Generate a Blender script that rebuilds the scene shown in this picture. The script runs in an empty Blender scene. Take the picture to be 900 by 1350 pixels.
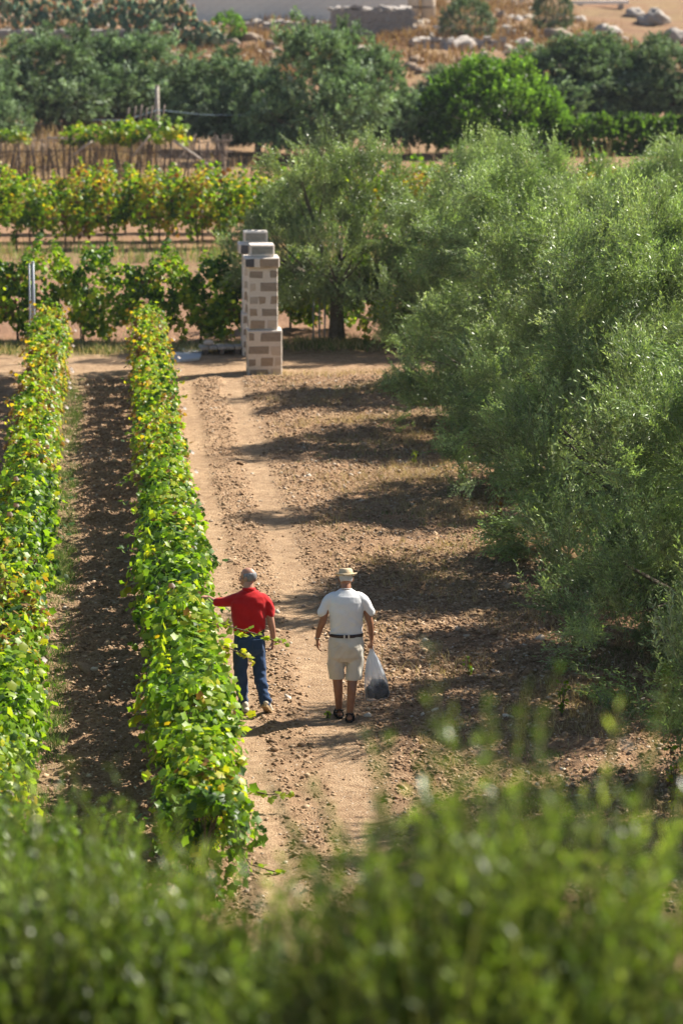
import bpy, bmesh, math, random
import numpy as np
from mathutils import Vector, Matrix, Euler
R = math.radians
rng = np.random.default_rng(11)
random.seed(5)
S = bpy.context.scene
COL = S.collection

# ------------------------------------------------------------------ camera, world, sun
FPX, HCAM, PITCH, YAW = 4000.0, 8.75, math.atan(719/4000.0), math.atan(305/4000.0)
cam_d = bpy.data.cameras.new('camera'); cam = bpy.data.objects.new('camera', cam_d); COL.objects.link(cam)
cam.location = (0, 0, HCAM)
cam.rotation_euler = (math.pi/2 - PITCH, 0, -YAW)
cam_d.sensor_fit = 'VERTICAL'; cam_d.sensor_height = 36.0; cam_d.sensor_width = 24.0
cam_d.lens = FPX*36.0/1350.0
cam_d.clip_start = 0.2; cam_d.clip_end = 8000
cam_d.dof.use_dof = True; cam_d.dof.focus_distance = 37.0; cam_d.dof.aperture_fstop = 2.1
S.camera = cam
SUN_EL, SUN_AZ = R(43), R(65)          # azimuth clockwise from +Y
world = bpy.data.worlds.new("World"); S.world = world; world.use_nodes = True
wn = world.node_tree.nodes; wl = world.node_tree.links
sky = wn.new('ShaderNodeTexSky'); sky.sky_type = 'NISHITA'; sky.sun_disc = False
sky.sun_elevation = SUN_EL; sky.sun_rotation = SUN_AZ
wl.new(sky.outputs[0], wn['Background'].inputs[0]); wn['Background'].inputs[1].default_value = 0.055
sd = bpy.data.lights.new('sun', 'SUN'); sd.energy = 5.0; sd.angle = R(0.5); sd.color = (1.0, 0.93, 0.82)
sun = bpy.data.objects.new('sun', sd); COL.objects.link(sun)
tosun = Vector((math.sin(SUN_AZ)*math.cos(SUN_EL), math.cos(SUN_AZ)*math.cos(SUN_EL), math.sin(SUN_EL)))
sun.rotation_euler = tosun.to_track_quat('Z', 'Y').to_euler(); sun.location = (60, 30, 60)
S.view_settings.view_transform = 'Standard'; S.view_settings.look = 'None'
S.view_settings.exposure = 1.22; S.view_settings.gamma = 1
S.render.engine = 'CYCLES'
S.cycles.max_bounces = 6; S.cycles.diffuse_bounces = 2; S.cycles.glossy_bounces = 2
S.cycles.transmission_bounces = 4; S.cycles.transparent_max_bounces = 6

# ------------------------------------------------------------------ terrain function
def hsh(ix, iy, seed):
    n = (ix.astype(np.int64)*374761393 + iy.astype(np.int64)*668265263 + seed*1442695041) & 0x7fffffff
    n = ((n ^ (n >> 13))*1274126177) & 0x7fffffff
    return ((n ^ (n >> 16)) & 0xffff)/65535.0
def vn(x, y, s, seed=0):
    x = np.asarray(x, float)/s; y = np.asarray(y, float)/s
    ix = np.floor(x); iy = np.floor(y); fx = x-ix; fy = y-iy
    fx = fx*fx*(3-2*fx); fy = fy*fy*(3-2*fy)
    a = hsh(ix, iy, seed); b = hsh(ix+1, iy, seed); c = hsh(ix, iy+1, seed); d = hsh(ix+1, iy+1, seed)
    return (a*(1-fx)+b*fx)*(1-fy)+(c*(1-fx)+d*fx)*fy
def band(v, a, b, soft):
    return np.clip((v-a)/soft+.5, 0, 1)*np.clip((b-v)/soft+.5, 0, 1)
def compact(x, y):
    w = (vn(y, y*0, 9, 3)-.5)*.22 + (vn(y, x*0, 2.2, 5)-.5)*.08
    t1 = np.clip(1.5-np.abs(x-1.60-w)/.23, 0, 1)
    t2 = np.clip(1.5-np.abs(x-2.62-w)/.31, 0, 1)
    m = np.maximum(t1, t2)*band(y, 5, 66.5, 1.5)
    m = np.maximum(m, .35*band(x, 1.2, 3.1, .3)*band(y, 5, 66, 1))
    road = band(y+.5*(vn(x, y, 3, 8)-.5), 65.3, 69.2, .8)
    m = np.maximum(m, road*.95)
    lane = np.clip(1.3-np.abs(x+.72)/.16, 0, .6)*band(y, 5, 66, 1)
    return np.clip(np.maximum(m, lane), 0, 1)
PROF_Y = np.array([-4000, 160, 172, 185, 200, 240, 300, 500, 900, 5000.])
PROF_Z = np.array([0, 0, .9, 2.7, 3.7, 5.6, 8.2, 17, 23, 23.])
def G(x, y):
    x = np.asarray(x, float); y = np.asarray(y, float)
    z = np.interp(y, PROF_Y, PROF_Z)
    rough = 1-compact(x, y)*.9
    near = band(x, -6, 13, 2)*band(y, 15, 76, 6)
    n = (vn(x, y, .12, 1)-.4)*.065 + (vn(x, y, .29, 2)-.4)*.07 + (vn(x, y*.6, .7, 4)-.5)*.05 + (vn(x, y, 2.5, 6)-.5)*.06
    z = z + near*(n*rough - .03*compact(x, y))
    hill = np.clip((y-172)/15, 0, 1)*np.clip((900-y)/300, 0, 1)
    z = z + hill*((vn(x, y, 4, 9)-.5)*.9+(vn(x, y, 1.6, 10)-.5)*.35)
    return z
def gz(x, y): return float(G(np.array([x]), np.array([y]))[0])
def ray(px, py):
    v = Vector(((px-450)/FPX, -(py-675)/FPX, -1.0))
    v = cam.rotation_euler.to_matrix() @ v
    return v/math.hypot(v.x, v.y)
def hit(px, py, z=None):
    """ground point seen at a photo pixel"""
    d = ray(px, py)
    if z is not None:
        t = (z-HCAM)/d.z; return (d.x*t, d.y*t)
    t = np.linspace(5, 600, 12000); zz = HCAM+d.z*t
    g = np.interp(d.y*t, PROF_Y, PROF_Z)
    k = np.argmax(zz <= g); return (d.x*t[k], d.y*t[k])
def atY(px, py, Y):
    d = ray(px, py); t = Y/d.y
    return Vector((d.x*t, Y, HCAM+d.z*t))

# ------------------------------------------------------------------ materials
def mat(name):
    m = bpy.data.materials.new(name); m.use_nodes = True
    nt = m.node_tree; b = nt.nodes['Principled BSDF']; return m, nt, b
def nd(nt, t, **kw):
    n = nt.nodes.new(t)
    for k, v in kw.items(): setattr(n, k, v)
    return n
def ramp(nt, fac, stops):
    r = nd(nt, 'ShaderNodeValToRGB')
    while len(r.color_ramp.elements) < len(stops): r.color_ramp.elements.new(.5)
    for e, (p, c) in zip(r.color_ramp.elements, stops):
        e.position = p; e.color = (*c, 1) if len(c) == 3 else c
    nt.links.new(fac, r.inputs[0]); return r.outputs[0]
def noise(nt, scale, detail=4, rough=.55, vec=None, dist=0):
    n = nd(nt, 'ShaderNodeTexNoise'); n.inputs['Scale'].default_value = scale
    n.inputs['Detail'].default_value = detail; n.inputs['Roughness'].default_value = rough
    n.inputs['Distortion'].default_value = dist
    if vec is not None: nt.links.new(vec, n.inputs['Vector'])
    return n.outputs['Fac']
def objco(nt, scale=None):
    t = nd(nt, 'ShaderNodeTexCoord').outputs['Object']
    if scale:
        mp = nd(nt, 'ShaderNodeMapping'); mp.inputs['Scale'].default_value = scale
        nt.links.new(t, mp.inputs[0]); return mp.outputs[0]
    return t
def mixc(nt, f, a, b, mode='MIX'):
    m = nd(nt, 'ShaderNodeMix', data_type='RGBA', blend_type=mode)
    for s, v in ((m.inputs[0], f), (m.inputs[6], a), (m.inputs[7], b)):
        if isinstance(v, (int, float)): s.default_value = v
        elif isinstance(v, tuple): s.default_value = (*v, 1)
        else: nt.links.new(v, s)
    return m.outputs[2]
def bump(nt, b, h, strength=.5, dist=.02):
    n = nd(nt, 'ShaderNodeBump'); n.inputs['Strength'].default_value = strength; n.inputs['Distance'].default_value = dist
    nt.links.new(h, n.inputs['Height']); nt.links.new(n.outputs[0], b.inputs['Normal'])
def simple(name, c, c2=None, scale=8, rough=.8, bmp=.3, bd=.01, spec=.3, stretch=None):
    m, nt, b = mat(name); v = objco(nt, stretch)
    f = noise(nt, scale, 5, .6, v)
    c2 = c2 or tuple(x*.7 for x in c)
    nt.links.new(ramp(nt, f, [(.3, c2), (.7, c)]), b.inputs['Base Color'])
    b.inputs['Roughness'].default_value = rough; b.inputs['Specular IOR Level'].default_value = spec
    if bmp: bump(nt, b, noise(nt, scale*4, 4, .6, v), bmp, bd)
    return m
def leafmat(name, trans=.4, rough=.45, silver=None, warm=(1.5, 1.5, .7), spec=.4):
    m, nt, b = mat(name)
    a = nd(nt, 'ShaderNodeAttribute', attribute_name='col').outputs['Color']
    base = a
    if silver:
        g = nd(nt, 'ShaderNodeNewGeometry')
        base = mixc(nt, g.outputs['Backfacing'], a, mixc(nt, .6, a, silver))
    nt.links.new(base, b.inputs['Base Color'])
    b.inputs['Roughness'].default_value = rough; b.inputs['Specular IOR Level'].default_value = spec
    t = nd(nt, 'ShaderNodeBsdfTranslucent')
    nt.links.new(mixc(nt, 1.0, a, warm, 'MULTIPLY'), t.inputs['Color'])
    mx = nd(nt, 'ShaderNodeMixShader'); mx.inputs[0].default_value = trans
    nt.links.new(b.outputs[0], mx.inputs[1]); nt.links.new(t.outputs[0], mx.inputs[2])
    nt.links.new(mx.outputs[0], nt.nodes['Material Output'].inputs['Surface'])
    return m
M = {}
M['olive'] = leafmat('olive_leaf', .24, .36, (.34, .38, .27), (1.4, 1.6, .6), .25)
M['olive_far'] = leafmat('far_olive_leaf', .2, .6, None, (1.3, 1.5, .7), .12)
M['olive_young'] = leafmat('young_olive_leaf', .30, .38, None, (1.6, 1.7, .5), .4)
M['vine'] = leafmat('vine_leaf', .5, .42, None, (1.3, 1.35, .5), .38)
M['herb'] = leafmat('herb', .3, .7, None, (1.2, 1.2, .7), .1)
M['bark'] = simple('olive_bark', (.20, .17, .13), (.07, .055, .04), 9, .95, .8, .03)
M['vinewood'] = simple('vine_wood', (.17, .12, .08), (.06, .04, .025), 20, .95, .8, .01)
M['driedwood'] = simple('dried_wood', (.20, .16, .13), (.08, .06, .05), 12, .9, .5, .01)
M['palewood'] = simple('pale_wood', (.50, .44, .38), (.30, .25, .20), 10, .85, .3, .01)
M['steel'] = simple('galvanised_steel', (.36, .39, .43), (.26, .28, .31), 14, .55, .1, .003, .5)

def ground_material():
    m, nt, b = mat('tilled_soil'); L = nt.links; v = objco(nt)
    at = nd(nt, 'ShaderNodeAttribute', attribute_name='soil').outputs['Color']
    sp = nd(nt, 'ShaderNodeSeparateColor'); L.new(at, sp.inputs[0])
    n_big = noise(nt, .45, 4, .6, v); n_mid = noise(nt, 5.5, 5, .65, v, .4); n_fine = noise(nt, 34, 4, .7, v)
    mm = nd(nt, 'ShaderNodeMath', operation='MULTIPLY_ADD'); L.new(n_fine, mm.inputs[0]); mm.inputs[1].default_value = .55
    s2 = nd(nt, 'ShaderNodeMath', operation='MULTIPLY'); L.new(n_mid, s2.inputs[0]); s2.inputs[1].default_value = .45
    L.new(s2.outputs[0], mm.inputs[2])
    tilled = ramp(nt, mm.outputs[0], [(.36, (.185, .115, .063)), (.48, (.34, .22, .13)), (.6, (.47, .325, .20)), (.74, (.60, .45, .30))])
    track = ramp(nt, n_mid, [(.3, (.46, .32, .20)), (.7, (.60, .44, .285))])
    cf = nd(nt, 'ShaderNodeMath', operation='MULTIPLY'); L.new(sp.outputs[0], cf.inputs[0])
    L.new(ramp(nt, mm.outputs[0], [(.40, (.35,)*3), (.56, (1,)*3)]), cf.inputs[1])
    c = mixc(nt, cf.outputs[0], tilled, track)
    redd = ramp(nt, mm.outputs[0], [(.35, (.20, .10, .06)), (.65, (.38, .23, .15))])
    c = mixc(nt, sp.outputs[2], c, redd)
    gras = ramp(nt, mm.outputs[0], [(.38, (.08, .08, .03)), (.52, (.24, .20, .09)), (.66, (.38, .32, .16))])
    gf = nd(nt, 'ShaderNodeMath', operation='MULTIPLY'); L.new(sp.outputs[1], gf.inputs[0])
    L.new(ramp(nt, n_big, [(.4, (.25,)*3), (.6, (1,)*3)]), gf.inputs[1])
    c = mixc(nt, gf.outputs[0], c, gras)
    tint = ramp(nt, n_big, [(.3, (.80, .76, .72)), (.7, (1.08, 1.05, 1.0))])
    c = mixc(nt, 1.0, c, tint, 'MULTIPLY')
    vo = nd(nt, 'ShaderNodeTexVoronoi'); vo.inputs['Scale'].default_value = 16; vo.inputs['Randomness'].default_value = 1
    L.new(v, vo.inputs['Vector'])
    peb = ramp(nt, vo.outputs['Distance'], [(.14, (1,)*3), (.22, (0,)*3)])
    sc = nd(nt, 'ShaderNodeSeparateColor'); L.new(vo.outputs['Color'], sc.inputs[0])
    gt = nd(nt, 'ShaderNodeMath', operation='GREATER_THAN'); L.new(sc.outputs[0], gt.inputs[0]); gt.inputs[1].default_value = .66
    pf = nd(nt, 'ShaderNodeMath', operation='MULTIPLY'); L.new(peb, pf.inputs[0]); L.new(gt.outputs[0], pf.inputs[1])
    c = mixc(nt, pf.outputs[0], c, (.60, .50, .40))
    L.new(c, b.inputs['Base Color']); b.inputs['Roughness'].default_value = .95; b.inputs['Specular IOR Level'].default_value = .15
    hh = nd(nt, 'ShaderNodeMath', operation='ADD'); L.new(mm.outputs[0], hh.inputs[0]); L.new(pf.outputs[0], hh.inputs[1])
    bump(nt, b, mm.outputs[0], 1.0, .10)
    return m
M['soil'] = ground_material()

# ------------------------------------------------------------------ mesh helpers
def link(name, me, parent=None, m=None):
    o = bpy.data.objects.new(name, me); COL.objects.link(o)
    if parent is not None: o.parent = parent
    if m is not None and me is not None: me.materials.clear(); me.materials.append(m)
    return o
def np_mesh(name, V, F, col=None, smooth=False, attr='col'):
    V = np.ascontiguousarray(V, dtype=np.float32); F = np.ascontiguousarray(F, dtype=np.int32)
    me = bpy.data.meshes.new(name); n, k = F.shape
    me.vertices.add(len(V)); me.vertices.foreach_set('co', V.ravel())
    me.loops.add(n*k); me.loops.foreach_set('vertex_index', F.ravel())
    me.polygons.add(n); me.polygons.foreach_set('loop_start', np.arange(0, n*k, k, dtype=np.int32))
    me.polygons.foreach_set('loop_total', np.full(n, k, np.int32))
    if smooth: me.polygons.foreach_set('use_smooth', np.ones(n, bool))
    me.update(calc_edges=True)
    if col is not None:
        c = np.ones((len(V), 4), np.float32); c[:, :3] = col
        a = me.attributes.new(attr, 'FLOAT_COLOR', 'POINT'); a.data.foreach_set('color', c.ravel())
    return me
def tag(o, label=None, cat=None, group=None, kind=None):
    if label: o['label'] = label
    if cat: o['category'] = cat
    if group: o['group'] = group
    if kind: o['kind'] = kind
    return o
def thing(name, label, cat, loc=(0, 0, 0), rz=0, group=None):
    o = bpy.data.objects.new(name, None); COL.objects.link(o); o.location = loc; o.rotation_euler = (0, 0, rz)
    o.empty_display_size = .2
    return tag(o, label, cat, group)
def copy_tree(o, parent=None):
    c = o.copy(); COL.objects.link(c)
    if parent is not None: c.parent = parent
    for ch in [x for x in COL.objects if x.parent == o]: copy_tree(ch, c)
    return c
def norm(v): return v/np.maximum(np.linalg.norm(v, axis=-1, keepdims=True), 1e-9)
class MB:
    def __init__(s): s.V = []; s.F = []
    def add(s, vs, fs):
        k = len(s.V); s.V += [tuple(v) for v in vs]; s.F += [tuple(i+k for i in f) for f in fs]; return s
    def box(s, c, sz, rot=(0, 0, 0), jit=0):
        m = Euler(rot).to_matrix(); vs = []
        for x in (-1, 1):
            for y in (-1, 1):
                for z in (-1, 1):
                    p = m @ Vector((x*sz[0]/2+random.uniform(-jit, jit), y*sz[1]/2+random.uniform(-jit, jit), z*sz[2]/2+random.uniform(-jit, jit)))
                    vs.append(p+Vector(c))
        return s.add(vs, [(0, 1, 3, 2), (4, 6, 7, 5), (0, 4, 5, 1), (2, 3, 7, 6), (0, 2, 6, 4), (1, 5, 7, 3)])
    def tube(s, pts, rad, n=8, cap=True, flat=1.0, up=None, round_=False):
        pts = [Vector(p) for p in pts]
        if not hasattr(rad, '__len__'): rad = [rad]*len(pts)
        rad = list(rad)
        if round_:
            d0 = (pts[0]-pts[1]).normalized(); d1 = (pts[-1]-pts[-2]).normalized()
            r0, r1 = rad[0], rad[-1]
            pre = [pts[0]+d0*r0*a for a in (.98, .87, .5)]; post = [pts[-1]+d1*r1*a for a in (.5, .87, .98)]
            pts = pre+pts+post; rad = [r0*.2, r0*.5, r0*.87]+rad+[r1*.87, r1*.5, r1*.2]
        T = []
        for i in range(len(pts)):
            a = pts[max(i-1, 0)]; b = pts[min(i+1, len(pts)-1)]; T.append((b-a).normalized())
        ref = Vector(up) if up else (Vector((1, 0, 0)) if abs(T[0].x) < .9 else Vector((0, 1, 0)))
        vs = []; 
        for p, t, r in zip(pts, T, rad):
            u = (ref - t*ref.dot(t))
            if u.length < 1e-4: u = t.orthogonal()
            u.normalize(); ref = u; w = t.cross(u)
            for k in range(n):
                a = 2*math.pi*k/n
                vs.append(p + u*math.cos(a)*r + w*math.sin(a)*r*flat)
        fs = []
        for i in range(len(pts)-1):
            for k in range(n):
                k2 = (k+1) % n
                fs.append((i*n+k, i*n+k2, (i+1)*n+k2, (i+1)*n+k))
        if cap:
            fs.append(tuple(reversed(range(n)))); fs.append(tuple(range((len(pts)-1)*n, len(pts)*n)))
        return s.add(vs, fs)
    def loft(s, rings, n=20, power=2.0, cap=True):
        """rings: (centre, rx, ry[, tilt about x])"""
        vs = []
        for rg in rings:
            c, rx, ry = rg[:3]; tl = rg[3] if len(rg) > 3 else 0
            for k in range(n):
                a = 2*math.pi*k/n; ca, sa = math.cos(a), math.sin(a)
                x = math.copysign(abs(ca)**(2/power), ca)*rx; y = math.copysign(abs(sa)**(2/power), sa)*ry
                vs.append((c[0]+x, c[1]+y*math.cos(tl), c[2]+y*math.sin(tl)))
        fs = []
        for i in range(len(rings)-1):
            for k in range(n):
                k2 = (k+1) % n; fs.append((i*n+k, i*n+k2, (i+1)*n+k2, (i+1)*n+k))
        if cap: fs.append(tuple(reversed(range(n)))); fs.append(tuple(range((len(rings)-1)*n, len(rings)*n)))
        return s.add(vs, fs)
    def ell(s, c, r, nu=14, nv=9, rot=(0, 0, 0)):
        m = Euler(rot).to_matrix(); vs = [Vector((0, 0, r[2]))]
        for j in range(1, nv):
            ph = math.pi*j/nv
            for i in range(nu):
                th = 2*math.pi*i/nu
                vs.append(Vector((r[0]*math.sin(ph)*math.cos(th), r[1]*math.sin(ph)*math.sin(th), r[2]*math.cos(ph))))
        vs.append(Vector((0, 0, -r[2]))); fs = []
        for i in range(nu): fs.append((0, 1+i, 1+(i+1) % nu))
        for j in range(nv-2):
            for i in range(nu):
                a = 1+j*nu+i; b = 1+j*nu+(i+1) % nu; fs.append((a, a+nu, b+nu, b))
        e = len(vs)-1; o = 1+(nv-2)*nu
        for i in range(nu): fs.append((e, o+(i+1) % nu, o+i))
        return s.add([m @ v+Vector(c) for v in vs], fs)
    def mesh(s, name):
        me = bpy.data.meshes.new(name); me.from_pydata(s.V, [], s.F); me.update(); return me
    def build(s, name, m, parent=None, smooth=True):
        me = s.mesh(name); 
        if smooth: me.polygons.foreach_set('use_smooth', np.ones(len(me.polygons), bool))
        return link(name, me, parent, m)

# ------------------------------------------------------------------ ground
def axis(dense_a, dense_b, step, outer):
    d = np.arange(dense_a, dense_b+step/2, step); return np.array(sorted(set([round(float(v), 4) for v in list(outer)+list(d)])))
xs = axis(-3.4, 9.6, .052, [-3000, -1000, -300, -120, -60]+list(np.arange(-40, -3.4, 1.6))+list(np.arange(10.2, 42, 1.6))+[60, 120, 300, 1000, 3000])
ys = axis(24, 70, .075, [-1500, -300, -50, 0, 8, 14, 18]+list(np.arange(20, 24, .4))+list(np.arange(70.5, 100, .8))+list(np.arange(102, 160, 4))+list(np.arange(160, 262, 1.6))+[270, 290, 320, 380, 500, 700, 900, 1500, 5000])
X, Y = np.meshgrid(xs, ys); Xr, Yr = X.ravel(), Y.ravel()
V = np.stack([Xr, Yr, G(Xr, Yr)], 1)
nx, ny = len(xs), len(ys); I = np.arange(nx*ny).reshape(ny, nx)
F = np.stack([I[:-1, :-1].ravel(), I[:-1, 1:].ravel(), I[1:, 1:].ravel(), I[1:, :-1].ravel()], 1)
cmp_ = compact(Xr, Yr)
gr = .75*band(Xr, -1.05, -.62, .3)*band(Yr, 20, 66, 2)
gr = np.maximum(gr, .75*np.clip((Xr-3.6)/3, 0, 1)*band(Yr, 20, 66, 2)*(vn(Xr, Yr, 1.3, 21) > .45))
gr = np.maximum(gr, .9*band(Yr, 69.2, 71, .6)); gr = np.maximum(gr, .55*band(Yr, 88, 96, 3)); 
gr = np.maximum(gr, np.clip((Yr-165)/10, 0, 1)*.5); gr = np.maximum(gr, .35*band(Yr, 126, 160, 4))
red = .95*np.clip((Yr-168)/8, 0, 1)+.8*band(Yr, 70.5, 92, 2)+.55*band(Yr, 92, 128, 4)+.35*np.clip((Yr-128)/10, 0, 1)
red = np.maximum(red, .15+.3*np.clip((Xr-3.5)/3, 0, 1))
ground = link('ground', np_mesh('ground', V, F, np.stack([cmp_, gr, np.clip(red, 0, 1)], 1), True, 'soil'), None, M['soil'])
tag(ground, kind='structure')

# clods and stones lying on the soil (uncountable)
def ico(sub=0):
    bm = bmesh.new(); bmesh.ops.create_icosphere(bm, subdivisions=sub+1, radius=1)
    v = np.array([x.co[:] for x in bm.verts]); f = np.array([[a.index for a in q.verts] for q in bm.faces]); bm.free(); return v, f
def scatter_lumps(name, P, size, cols, unit, flat=.6, sink=.25, mt=None, label=None, squ=.35):
    uv, uf = unit; n = len(P)
    sc = size[:, None]*(1+squ*rng.uniform(-1, 1, (n, 3))); sc[:, 2] *= flat
    ang = rng.uniform(0, 6.283, n); 
    v = uv[None]*(1+.28*rng.uniform(-1, 1, (n, len(uv), 1)))*sc[:, None, :]
    tl = rng.normal(0, .3, (n, 1)); v[:, :, 2] += v[:, :, 0]*tl
    c, s_ = np.cos(ang)[:, None], np.sin(ang)[:, None]
    x = v[:, :, 0]*c-v[:, :, 1]*s_; y = v[:, :, 0]*s_+v[:, :, 1]*c
    v = np.stack([x+P[:, 0:1], y+P[:, 1:2], v[:, :, 2]+P[:, 2:3]+(size*flat*(1-2*sink))[:, None]*.5], 2)
    f = uf[None]+(np.arange(n)*len(uv))[:, None, None]
    me = np_mesh(name, v.reshape(-1, 3), f.reshape(-1, 3), np.repeat(cols, len(uv), 0))
    o = link(name, me, None, mt); tag(o, label, None, None, 'stuff'); return o
m, nt, b = mat('clod_earth')
a = nd(nt, 'ShaderNodeAttribute', attribute_name='col').outputs['Color']
nt.links.new(mixc(nt, 1.0, a, ramp(nt, noise(nt, 30, 4, .65, objco(nt)), [(.3, (.7, .7, .7)), (.7, (1.15,)*3)]), 'MULTIPLY'), b.inputs['Base Color'])
b.inputs['Roughness'].default_value = .95; b.inputs['Specular IOR Level'].default_value = .15
bump(nt, b, noise(nt, 60, 3, .6, objco(nt)), .6, .01); M['clod'] = m
def soilpts(n, x0, x1, y0, y1, keep):
    # denser with nearness; few on the wheel tracks
    x = rng.uniform(x0, x1, n*3); y = rng.uniform(y0, y1, n*3)
    k = rng.uniform(0, 1, n*3) < keep(x, y); x, y = x[k][:n], y[k][:n]
    return np.stack([x, y, G(x, y)], 1)
keep = lambda x, y: (1-.98*compact(x, y))*np.clip(.25+vn(x, y, .9, 31)*.9, 0, 1)*np.where(y < 45, 1, .7)
P = soilpts(78000, -1.3, 7.0, 27, 66, keep)
bc = np.array([[.31, .20, .118], [.40, .27, .165], [.25, .155, .09], [.47, .33, .21]])
oct_v = np.array([[1, 0, 0], [-1, 0, 0], [0, 1, 0], [0, -1, 0], [0, 0, 1], [0, 0, -1.]]); oct_f = np.array([[0, 2, 4], [2, 1, 4], [1, 3, 4], [3, 0, 4], [2, 0, 5], [1, 2, 5], [3, 1, 5], [0, 3, 5]])
scatter_lumps('soil_clods', P, rng.gamma(2.6, .0052, len(P))+.006, bc[rng.integers(0, 4, len(P))]*rng.uniform(.8, 1.15, (len(P), 1)), (oct_v, oct_f), mt=M['clod'], label='brown crumbled clods strewn over the tilled soil')
P = soilpts(800, -1.2, 6.5, 28, 64, keep)
scatter_lumps('large_clods', P, rng.gamma(3, .006, len(P))+.012, bc[rng.integers(0, 4, len(P))]*rng.uniform(.8, 1.1, (len(P), 1)), ico(1), mt=M['clod'], label='fist sized lumps of turned earth along the track')
P = soilpts(6000, -1.2, 6.5, 27, 66, lambda x, y: (1-.8*compact(x, y))*np.clip(vn(x, y, 1.7, 33)*1.6-.3, .05, 1))
sc_ = np.array([[.56, .45, .34], [.47, .37, .28], [.66, .56, .45], [.42, .31, .22]])
scatter_lumps('field_stones', P, rng.gamma(2.0, .0055, len(P))+.005, sc_[rng.integers(0, 4, len(P))], ico(0), flat=.55, mt=M['clod'], label='small pale limestone pieces scattered on the soil')

# pale slab of concrete by the gate pillars
cx, cy = hit(246, 468)
o = MB(); pts = [hit(222, 458), hit(268, 463), hit(263, 473), hit(228, 478)]
zz = .02; o.add([(p[0], p[1], z) for z in (-.08, zz) for p in pts], [(3, 2, 1, 0), (4, 5, 6, 7), (0, 1, 5, 4), (1, 2, 6, 5), (2, 3, 7, 6), (3, 0, 4, 7)])
M['concrete'] = simple('pale_concrete', (.55, .55, .56), (.45, .45, .46), 5, .85, .2)
tag(o.build('pavement_slab', M['concrete'], None, False), kind='structure')

# ------------------------------------------------------------------ olive trees
OL = 1.28*np.array([[.15, .205, .075], [.20, .26, .10], [.10, .14, .055], [.27, .33, .15], [.36, .40, .23]])
def shoots(O, D, Ln, K, leafL, leafW, cols, droop=.1, stemcol=(.16, .17, .08)):
    """leafy shoots: O origins, D directions, Ln lengths, K leaf pairs -> V, F(quads), C"""
    n = len(O); t = (np.arange(K)+.6)/K
    t = np.clip(t[None]+rng.uniform(-.3, .3, (n, K))/K, .05, 1)
    ref = norm(np.cross(D, norm(rng.normal(0, 1, (n, 3)))))
    oth = np.cross(D, ref)
    Ps = []; Ds = []
    for side in (0, 1):
        ang = rng.uniform(0, .5, (n, 1))+np.arange(K)[None]*1.5708+side*math.pi
        rad = ref[:, None, :]*np.cos(ang)[..., None]+oth[:, None, :]*np.sin(ang)[..., None]
        pos = O[:, None, :]+D[:, None, :]*(t*Ln[:, None])[..., None]
        pos[..., 2] -= droop*(t**2)*Ln[:, None]
        d = norm(D[:, None, :]*.95+rad*.62+rng.normal(0, .18, rad.shape)); Ps.append(pos.reshape(-1, 3)); Ds.append(d.reshape(-1, 3))
    P_ = np.concatenate(Ps); d = np.concatenate(Ds); m = len(P_)
    nrm = norm(np.cross(d, norm(rng.normal(0, 1, (m, 3))))); nrm[nrm[:, 2] < 0] *= -1
    s_ = np.cross(d, nrm)
    L = (leafL*rng.uniform(.65, 1.15, m))[:, None]; W = (leafW*rng.uniform(.7, 1.2, m))[:, None]*.5
    v = np.stack([P_, P_+d*L*.5+s_*W, P_+d*L-nrm*L*.06, P_+d*L*.5-s_*W], 1)
    c = np.concatenate([np.repeat(cols, K, 0)]*2)*rng.uniform(.75, 1.25, (m, 1))*np.concatenate([(.8+.6*t).reshape(-1, 1)]*2)  # tips lighter: young growth plus sunlit-spray contrast put into the colour
    C = np.repeat(c, 4, 0)
    V = v.reshape(-1, 3); F = np.arange(m*4).reshape(m, 4)
    # stems as thin crossed strips
    e = O+D*Ln[:, None]; e[:, 2] -= droop*Ln; w = ref*.004
    sv = np.stack([O-w, O+w, e+w*.4, e-w*.4], 1).reshape(-1, 3)
    F2 = np.arange(n*4).reshape(n, 4)+len(V)
    return np.concatenate([V, sv]), np.concatenate([F, F2]), np.concatenate([C, np.tile(np.array(stemcol), (n*4, 1))])
def crown_points(lobes, n, inner=.72, zmin=None, gap=.12):
    """origins + outward normals over a union of lobes, hollowed"""
    L = np.array(lobes, float); C = L[:, :3]; Rr = L[:, 3:6]
    w = (Rr[:, 0]*Rr[:, 1]+Rr[:, 0]*Rr[:, 2]+Rr[:, 1]*Rr[:, 2]); w /= w.sum()
    O = []; N = []; tot = 0
    while tot < n:
        k = rng.choice(len(L), n, p=w); d = norm(rng.normal(0, 1, (n, 3)))
        r = np.where(rng.uniform(0, 1, n) < .82, rng.uniform(inner, 1.0, n), rng.uniform(.35, inner, n))
        p = C[k]+d*Rr[k]*r[:, None]
        q = ((p[:, None, :]-C[None])/Rr[None]); q = (q**2).sum(2); q[np.arange(n), k] = 9
        ok = q.min(1) > .55
        # uneven thickness: gaps and clumps
        cl = vn(p[:, 0]+p[:, 2]*.7, p[:, 1]-p[:, 2]*.6, .75, 51)
        ok &= rng.uniform(0, 1, n) < np.clip(cl*1.9-gap, .12, 1)
        if zmin is not None: ok &= p[:, 2] > zmin
        O.append(p[ok]); N.append(norm(d[ok]/Rr[k][ok])); tot += ok.sum()
    return np.concatenate(O)[:n], np.concatenate(N)[:n]
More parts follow.
